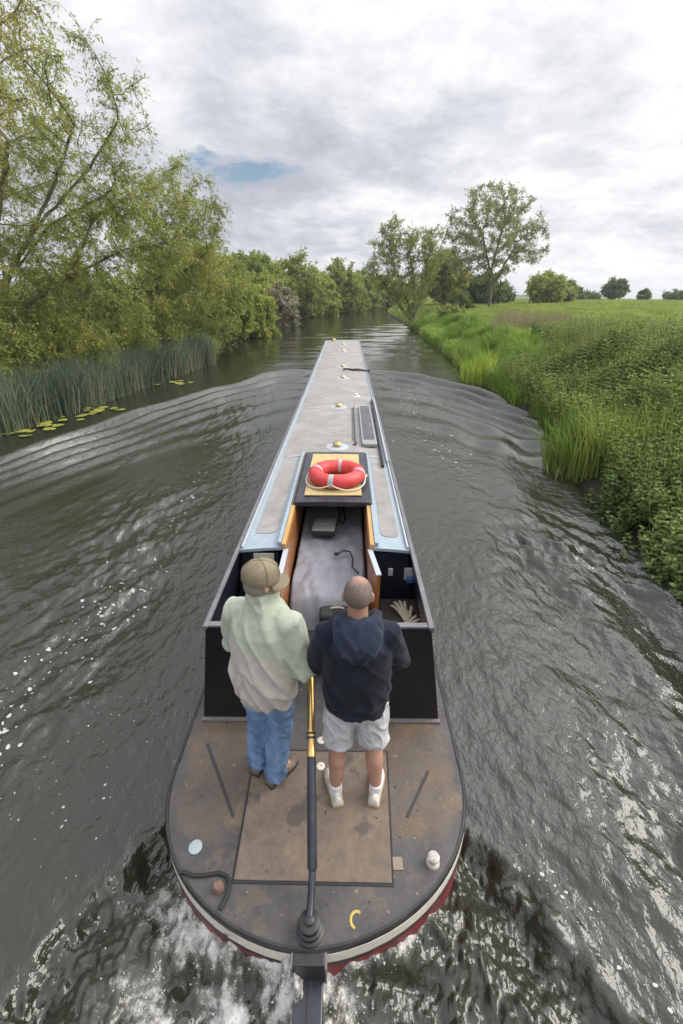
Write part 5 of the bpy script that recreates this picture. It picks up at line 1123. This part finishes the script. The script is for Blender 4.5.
mid_tree(13.2, 68, 8.6, 3.4, [(0.085, 0.095, 0.024), (0.13, 0.14, 0.035), (0.165, 0.168, 0.045)], 'yellow-olive rounded willow between the loose willow and the ash', 72, bottom=0.05, lsz=0.26, group=RG)
mid_tree(19.5, 72, 6.2, 3.4, DARK, 'dark green tree low behind the ash trunk', 73, bottom=0.0, lsz=0.3, group=RG)
mid_tree(31.0, 78, 6.3, 2.9, LIGHT, 'round bright yellow-green bush right of the ash', 74, 'bush', 'bush', bottom=0.0, lsz=0.28, group=RG)
mid_tree(24.0, 80, 4.6, 3.0, DARK, 'dark hedge bush between the ash and the bright bush', 75, 'bush', 'bush', bottom=0.0, lsz=0.3, group=RG)
mid_tree(41.5, 96, 5.4, 2.6, GREEN, 'small green tree just right of the bright bush', 76, bottom=0.05, lsz=0.35, group=RG, n_att=150)
mid_tree(47.0, 104, 4.2, 2.4, DARK, 'low dark bush second to the right of the bright bush', 77, 'bush', 'bush', bottom=0.0, lsz=0.35, group=RG, n_att=120)
mid_tree(61.5, 116, 5.9, 2.8, DARK, 'lone small tree on the skyline far right', 78, bottom=0.15, lsz=0.38, group=RG, n_att=160)
mid_tree(69.5, 117, 3.9, 1.7, DARK, 'tiny round bush on the skyline right of the lone tree', 79, 'bush', 'bush', bottom=0.0, lsz=0.35, group=RG, n_att=80)
mid_tree(76.5, 117, 3.9, 2.4, DARK, 'rightmost dark bush on the skyline', 80, 'bush', 'bush', bottom=0.0, lsz=0.35, group=RG, n_att=90)
mid_tree(36.0, 84, 4.4, 2.4, OLIVE, 'olive bush touching the right side of the bright bush', 150, 'bush', 'bush', bottom=0.0, lsz=0.3, group=RG, n_att=160)
mid_tree(54.0, 112, 3.2, 2.6, DARK, 'low hedge bush left of the lone skyline tree', 151, 'bush', 'bush', bottom=0.0, lsz=0.35, group=RG, n_att=120)
mid_tree(9.6, 44, 2.7, 1.5, OLIVE, 'low bush on the right bank in front of the loose willow', 81, 'bush', 'bush', bottom=0.0, lsz=0.16, group=RG, n_att=140)
mid_tree(12.4, 54, 3.4, 1.8, DARK, 'dark bush at the foot of the yellow-olive willow', 82, 'bush', 'bush', bottom=0.0, lsz=0.2, group=RG, n_att=140)

# ---- ground vegetation (nobody could count it)
def scatter(n, x0, x1, y0, y1, rs, keep, ypow=1.0):
    out = []; tot = 0
    while tot < n:
        m = n * 2; y = y0 + (y1 - y0) * rs.rand(m) ** ypow; x = np.array([x0(q) if callable(x0) else x0 for q in [0]])[0] if not callable(x0) else x0(y)
        xx = x + ((x1(y) if callable(x1) else x1) - x) * rs.rand(m); k = keep(xx, y); out.append(np.stack([xx[k], y[k]], 1)); tot += k.sum()
        if len(out) > 40: break
    return np.concatenate(out)[:n]
def grassy(name, label, pts, H, width, palette, seed, lean_amp=0.35, bias=(0, 0), cat='grass', dz=0.0):
    rs = np.random.RandomState(seed); n = len(pts); z = ground_z(pts[:, 0], pts[:, 1]) + dz; P = np.stack([pts[:, 0], pts[:, 1], z], 1)
    lean = rs.normal(size=(n, 3)) * lean_amp * np.array([1, 1, 0]) + np.array([bias[0], bias[1], 0])
    V, q, t = blade_arrays(P, H, lean, width, rs); cl = fbm(pts[:, 0] * 0.5 + seed, pts[:, 1] * 0.22, 3)
    o = fast_mesh(name, V, q, t, np.repeat(pick_colors(n, palette, rs, cl), 5, 0), M['blade']); return tag(o, label, cat, kind='stuff')
rs = np.random.RandomState(90)
GRASS = [(0.065, 0.095, 0.018), (0.115, 0.15, 0.026), (0.16, 0.18, 0.04)]
pts = scatter(150000, lambda y: x_right(y) + 0.1, lambda y: x_right(y) + 6 + 0.75 * y, 15, 112, rs, lambda x, y: np.ones(len(x), bool), 1.5)
d_ = pts[:, 1]; grassy('meadow_grass', 'rough green meadow grass on the right bank', pts, (0.28 + 0.1 * rs.rand(len(pts))) * (0.8 + d_ / 130), 0.016 + d_ * 0.00055, GRASS, 91, 0.4)
pts = scatter(30000, lambda y: x_right(y) - 0.05, lambda y: x_right(y) + 2.8, 7.5, 50, rs, lambda x, y: ((pnoise(x * 0.5, y * 0.3) > -0.15) & (y > 14)) | ((x < x_right(y) + 0.45) & (pnoise(x * 0.8, y * 0.6) > 0.12)), 1.2)
grassy('bank_grass', 'lush bright green grass tufts hanging over the right bank', pts, (0.30 + 0.45 * rs.rand(len(pts))) * (0.6 + 0.5 * sst(10, 15, pts[:, 1])), 0.016 + pts[:, 1] * 0.0007, [(0.05, 0.085, 0.012), (0.085, 0.14, 0.018), (0.13, 0.175, 0.03)], 92, 0.35, (-0.15, 0))
pts = scatter(5000, lambda y: x_right(y) + 2.2, lambda y: x_right(y) + 9, 15, 34, rs, lambda x, y: pnoise(x * 0.22 + 40, y * 0.16) > 0.12, 1.2)
grassy('dry_stalks', 'dry brownish stalks in patches on the meadow edge', pts, 0.7 + 0.4 * rs.rand(len(pts)), 0.022, [(0.10, 0.085, 0.042), (0.125, 0.11, 0.06), (0.085, 0.10, 0.035)], 93, 0.2)
pts = scatter(26000, lambda y: x_left(y) - 9, lambda y: x_left(y) + 0.1, 9, 45, rs, lambda x, y: np.ones(len(x), bool), 1.2)
grassy('left_bank_grass', 'dark grass under the willows of the left bank', pts, 0.5 + 0.4 * rs.rand(len(pts)), 0.03, GREEN, 94, 0.4)

# nettles: leafy stems, whorls of drooping leaves
def nettles(name, label, pts, hfun, palette, seed, lsz, whorls=8, per=4):
    rs = np.random.RandomState(seed); n = len(pts); z = ground_z(pts[:, 0], pts[:, 1]); h = hfun(pts) * rs.uniform(0.7, 1.15, n); base = np.stack([pts[:, 0], pts[:, 1], z], 1)
    lean = rs.normal(size=(n, 3)) * np.array([0.16, 0.16, 0]) + np.array([-0.10, 0, 1]); lean = unit(lean); top = base + lean * h[:, None]
    V, Q = segs_mesh(base, top, np.full(n, 0.006), np.full(n, 0.003), 3)
    t = np.linspace(0.3, 1.0, whorls)[None, :, None]; pos = base[:, None] + (top - base)[:, None] * t; pos = np.repeat(pos, per, 1).reshape(-1, 3)
    a = rs.uniform(0, 2 * np.pi, n * whorls * per); dn = rs.uniform(-0.55, 0.25, len(a)); D = np.stack([np.cos(a), np.sin(a), dn], 1)
    tt = np.tile(np.repeat(np.linspace(1.0, 0.62, whorls), per), n); sz = lsz * rs.uniform(0.6, 1.25, len(a)) * tt
    LV, LQ = leaf_arrays(pos, D, rs, sz, sz * 0.52, 0.2); cl = fbm(pos[:, 0] * 0.8 + seed, pos[:, 1] * 0.5, 3)
    C_ = np.concatenate([np.tile(np.array([[0.06, 0.08, 0.02]]), (len(V), 1)), np.repeat(pick_colors(len(pos), palette, rs, cl), 4, 0)])
    o = fast_mesh(name, np.concatenate([V, LV]), np.concatenate([Q, LQ + len(V)]), colors=C_, material=M['leaf']); return tag(o, label, 'plants', kind='stuff')
NET = [(0.042, 0.064, 0.015), (0.090, 0.122, 0.028), (0.145, 0.172, 0.042)]
pts = scatter(6200, lambda y: x_right(y) + 0.25, lambda y: x_right(y) + 4.6, 6.8, 16.5, rs, lambda x, y: (x - x_right(y)) > 0.15 + 0.4 * pnoise(x, y), 1.0)
nettles('nettle_patch', 'dense dark green nettles covering the near right bank', pts, lambda p: 0.88 + 0.5 * pnoise(p[:, 0] * 0.8, p[:, 1] * 0.7), NET, 95, 0.105)
pts = scatter(2600, lambda y: x_right(y) + 3.0, lambda y: x_right(y) + 12, 9, 24, rs, lambda x, y: pnoise(x * 0.3 + 5, y * 0.2) > -0.1, 1.0)
nettles('weed_patch', 'taller mixed weeds along the top of the right bank', pts, lambda p: 0.8 + 0.0 * p[:, 0], [(0.055, 0.085, 0.02), (0.095, 0.13, 0.032), (0.135, 0.165, 0.045)], 96, 0.12)
pts = scatter(1300, lambda y: x_right(y) - 0.12, lambda y: x_right(y) + 1.6, 3.3, 7.6, rs, lambda x, y: pnoise(x * 0.9 + 5, y * 0.9) > -0.35, 1.0)
nettles('comfrey_patch', 'pale green broad-leaved weeds overhanging the water at the right edge', pts, lambda p: 0.62 + 0.2 * pnoise(p[:, 0], p[:, 1]), [(0.055, 0.085, 0.025), (0.10, 0.135, 0.04), (0.155, 0.18, 0.06)], 97, 0.12, 7, 4)
pts = scatter(3400, lambda y: x_left(y) - 4, lambda y: x_left(y) - 0.2, 9, 30, rs, lambda x, y: pnoise(x * 0.5, y * 0.4) > -0.3, 1.1)
nettles('undergrowth', 'dark undergrowth behind the reeds', pts, lambda p: 1.0 + 0.0 * p[:, 0], DARK, 98, 0.13)

pts = scatter(1500, lambda y: x_right(y) + 0.3, lambda y: x_right(y) + 5.5, 6.5, 19, rs, lambda x, y: pnoise(x * 0.7 + 11, y * 0.5) > 0.05, 1.0)
nettles('hogweed_patch', 'yellow-green taller weeds in drifts through the nettles', pts, lambda p: 1.15 + 0.3 * pnoise(p[:, 0], p[:, 1]), [(0.06, 0.088, 0.022), (0.10, 0.135, 0.032), (0.145, 0.17, 0.05)], 160, 0.085, 9, 4)
pts = scatter(2600, lambda y: x_right(y) + 0.1, lambda y: x_right(y) + 5.5, 5.5, 20, rs, lambda x, y: pnoise(x * 0.6 - 11, y * 0.5) > 0.0, 1.0)
grassy('tall_grass', 'tall thin grasses and seed stalks among the nettles', pts, 1.05 + 0.5 * rs.rand(len(pts)), 0.012, [(0.06, 0.095, 0.02), (0.10, 0.135, 0.032), (0.135, 0.14, 0.055)], 161, 0.25)
# reed bed along the left bank
def blades_thing(name, label, pts, H, width, palette, seed, lean_amp, bias, cat, kind=None, group=None, z=None):
    rs = np.random.RandomState(seed); n = len(pts); P = np.stack([pts[:, 0], pts[:, 1], np.full(n, -0.05) if z is None else z], 1)
    lean = rs.normal(size=(n, 3)) * lean_amp * np.array([1, 1, 0]) + np.array([bias[0], bias[1], 0]); big = rs.rand(n) < 0.08; lean[big] *= 2.6
    V, q, t = blade_arrays(P, H, lean, width, rs); cl = fbm(pts[:, 0] * 0.8, pts[:, 1] * 0.6 + seed, 3)
    return tag(fast_mesh(name, V, q, t, np.repeat(pick_colors(n, palette, rs, cl), 5, 0), M['blade']), label, cat, group, kind)
reed_edge = lambda y: np.interp(y, [8, 11, 14, 18.5, 25, 28], [-9.9, -9.3, -8.55, -7.85, -6.95, -7.4])
pts = scatter(9500, lambda y: reed_edge(y) - 1.5, lambda y: reed_edge(y) + 0.12 * pnoise(y * 1.3, y * 0.1), 9, 26.5, rs, lambda x, y: (reed_edge(y) - x) > 0.5 * pnoise(x * 1.2, y * 0.8), 1.0)
blades_thing('reed_bed', 'blue-green reeds standing in the water along the left bank', pts, 0.95 + 0.95 * rs.rand(len(pts)), 0.024, [(0.016, 0.027, 0.019), (0.042, 0.063, 0.044), (0.092, 0.112, 0.070)], 100, 0.17, (0.05, 0), 'reeds', 'stuff')
pts = scatter(900, lambda y: reed_edge(y) - 1.3, lambda y: reed_edge(y) + 0.1, 9, 26, rs, lambda x, y: np.ones(len(x), bool), 1.0)
blades_thing('dead_reeds', 'straw-coloured dead reed stems among the green ones', pts, 1.0 + 0.8 * rs.rand(len(pts)), 0.018, [(0.10, 0.085, 0.05), (0.16, 0.135, 0.085)], 101, 0.25, (0.1, 0), 'reeds', 'stuff')
# bright sedge clumps at the right water edge
def clump(cx, cy, rx, ry, n, h, label, seed, pal):
    rs = np.random.RandomState(seed); a = rs.uniform(0, 6.283, n); q = np.sqrt(rs.rand(n)); pts = np.stack([cx + rx * q * np.cos(a), cy + ry * q * np.sin(a)], 1)
    z = np.maximum(ground_z(pts[:, 0], pts[:, 1]), -0.1)
    return blades_thing('sedge_clump', label, pts, h * rs.uniform(0.55, 1.1, n), 0.028, pal, seed, 0.17, (-0.10, -0.02), 'plant', None, 'sedge clumps at the right water edge', z)
SED = [(0.050, 0.085, 0.016), (0.092, 0.135, 0.025), (0.155, 0.172, 0.042)]
clump(5.25, 9.3, 0.66, 0.9, 700, 1.35, 'large bright green sedge clump with yellow arching blades in front of the nettles', 110, SED)
clump(5.95, 8.6, 0.5, 0.55, 330, 1.2, 'smaller sedge clump just right of the large bright one', 111, SED)
clump(5.9, 20.4, 0.65, 1.2, 420, 1.25, 'bright sedge clump with yellowing blades farther up the right bank', 112, [(0.07, 0.12, 0.015), (0.12, 0.18, 0.02), (0.24, 0.24, 0.05)])
clump(6.4, 24.5, 0.6, 1.6, 320, 1.1, 'farthest sedge clump below the meadow grass', 113, SED)
clump(5.15, 6.75, 0.22, 0.28, 70, 0.7, 'small tuft of reddish-tipped blades near the right edge', 114, [(0.09, 0.14, 0.02), (0.16, 0.19, 0.03), (0.2, 0.12, 0.06)])
# arching dead yellow blades at the foot of the large clump
pts = np.random.RandomState(5).normal(size=(26, 2)) * np.array([0.25, 0.3]) + np.array([4.98, 9.0])
blades_thing('dead_blades', 'long yellow dead blades bent down to the water below the sedge', pts, 0.55, 0.022, [(0.17, 0.20, 0.05), (0.30, 0.25, 0.10)], 115, 0.35, (-0.25, -0.25), 'plant')
# root mound at the right edge
mb = MB()
for k, (ox, oy_, oz, rx, ry, rz_) in enumerate(((0, 0, 0.06, 0.20, 0.30, 0.14), (0.1, 0.2, 0.1, 0.16, 0.2, 0.13), (0.12, -0.18, 0.07, 0.17, 0.22, 0.12))): mb.ell((4.66 + ox, 5.5 + oy_, oz), (rx, ry, rz_), 18, 12)
rmo = fuse(mb, 'root_mound', mat('roots', (0.10, 0.075, 0.045), 0.95, var=0.4, vscale=12, base2=(0.05, 0.06, 0.02), bump=0.8, bscale=25), None, voxel=0.02, smooth=3, wrinkle=0.04, wscale=(9, 9, 9))
tag(rmo, 'brown tussock of roots at the water line on the right edge', 'root')
mid_tree(-17.5, 32, 5.5, 3.2, GREEN, 'green tree back from the left bank behind the rounded willow', 63, bottom=0.0, lsz=0.2, group='trees back from the left bank')
mid_tree(-15.5, 40, 5.5, 3.4, OLIVE, 'olive tree back from the left bank behind the drooping willow', 64, bottom=0.0, lsz=0.24, group='trees back from the left bank')
mid_tree(-19.5, 24, 6.0, 3.4, OLIVE, 'olive tree farthest back behind the tallest willow', 65, bottom=0.0, lsz=0.2, group='trees back from the left bank')
mid_tree(-14.6, 27.5, 4.6, 2.6, DARK, 'dark bush back from the left bank behind the rounded willow trunk', 66, 'bush', 'bush', bottom=0.0, lsz=0.17, group='trees back from the left bank')
mid_tree(-17.0, 18.5, 4.6, 2.8, DARK, 'dark bush far back at the left edge behind the forked trunk', 67, 'bush', 'bush', bottom=0.0, lsz=0.16, group='trees back from the left bank')

# lily pads
pm = mat('lily_pad', (0.31, 0.31, 0.06), 0.45, var=0.2, vscale=9, base2=(0.22, 0.24, 0.05)); rs = np.random.RandomState(120)
def pad_mesh(seed):
    r_ = np.random.RandomState(seed); n = 22; ring = []
    for k in range(n):
        a = 0.16 + (2 * math.pi - 0.32) * k / (n - 1); q = 1 + 0.05 * math.sin(3 * a + seed); ring.append((q * math.cos(a), 0.85 * q * math.sin(a), 0.03 * math.sin(2 * a + seed)))
    m = MB(); m.add([(0.08, 0, 0)] + ring, [(0, k, k + 1) for k in range(1, n)]); me = m.mesh('lily_pad'); me.materials.append(pm); return me
pads = [pad_mesh(s) for s in range(4)]
clusters = [(-9.25, 11.75, 6, 'at the left edge of the photo'), (-8.75, 12.55, 9, 'second from the left edge'), (-8.35, 13.6, 8, 'in the middle of the reed front'), (-8.0, 14.7, 9, 'before the gap in the reeds'), (-7.0, 19.5, 6, 'farthest along the reeds')]
for (cx, cy, n, where) in clusters:
    for k in range(n):
        o = bpy.data.objects.new('lily_pad', pads[k % 4]); col.objects.link(o); s = rs.uniform(0.11, 0.21)
        x, y = cx + rs.normal() * 0.30, cy + rs.normal() * 0.30
        o.location = (x, y, float(water_h(np.array([x]), np.array([y]))[0]) + 0.018 + 0.004 * k); o.scale = (s, s, s); o.rotation_euler = (rs.normal() * 0.04, rs.normal() * 0.04, rs.uniform(0, 6.28))
        tag(o, 'yellow-green lily pad in the floating cluster ' + where, 'lily pad', 'lily pads in the cluster ' + where)
print('leaves', nl)

# ---- thin moist air: far trees fade a little
me = MB().box((0, 300, -13.5), (3000, 2700, 64)).mesh('haze'); hm = bpy.data.materials.new('haze'); hm.use_nodes = True
for n in list(hm.node_tree.nodes):
    if n.type == 'BSDF_PRINCIPLED': hm.node_tree.nodes.remove(n)
pv = hm.node_tree.nodes.new('ShaderNodeVolumePrincipled'); pv.inputs['Color'].default_value = (0.86, 0.89, 0.93, 1); pv.inputs['Density'].default_value = 0.00055; pv.inputs['Anisotropy'].default_value = 0.2
hm.node_tree.links.new(pv.outputs[0], hm.node_tree.nodes['Material Output'].inputs['Volume'])
me.materials.append(hm); hz = bpy.data.objects.new('haze', me); link(hz); tag(hz, kind='stuff')
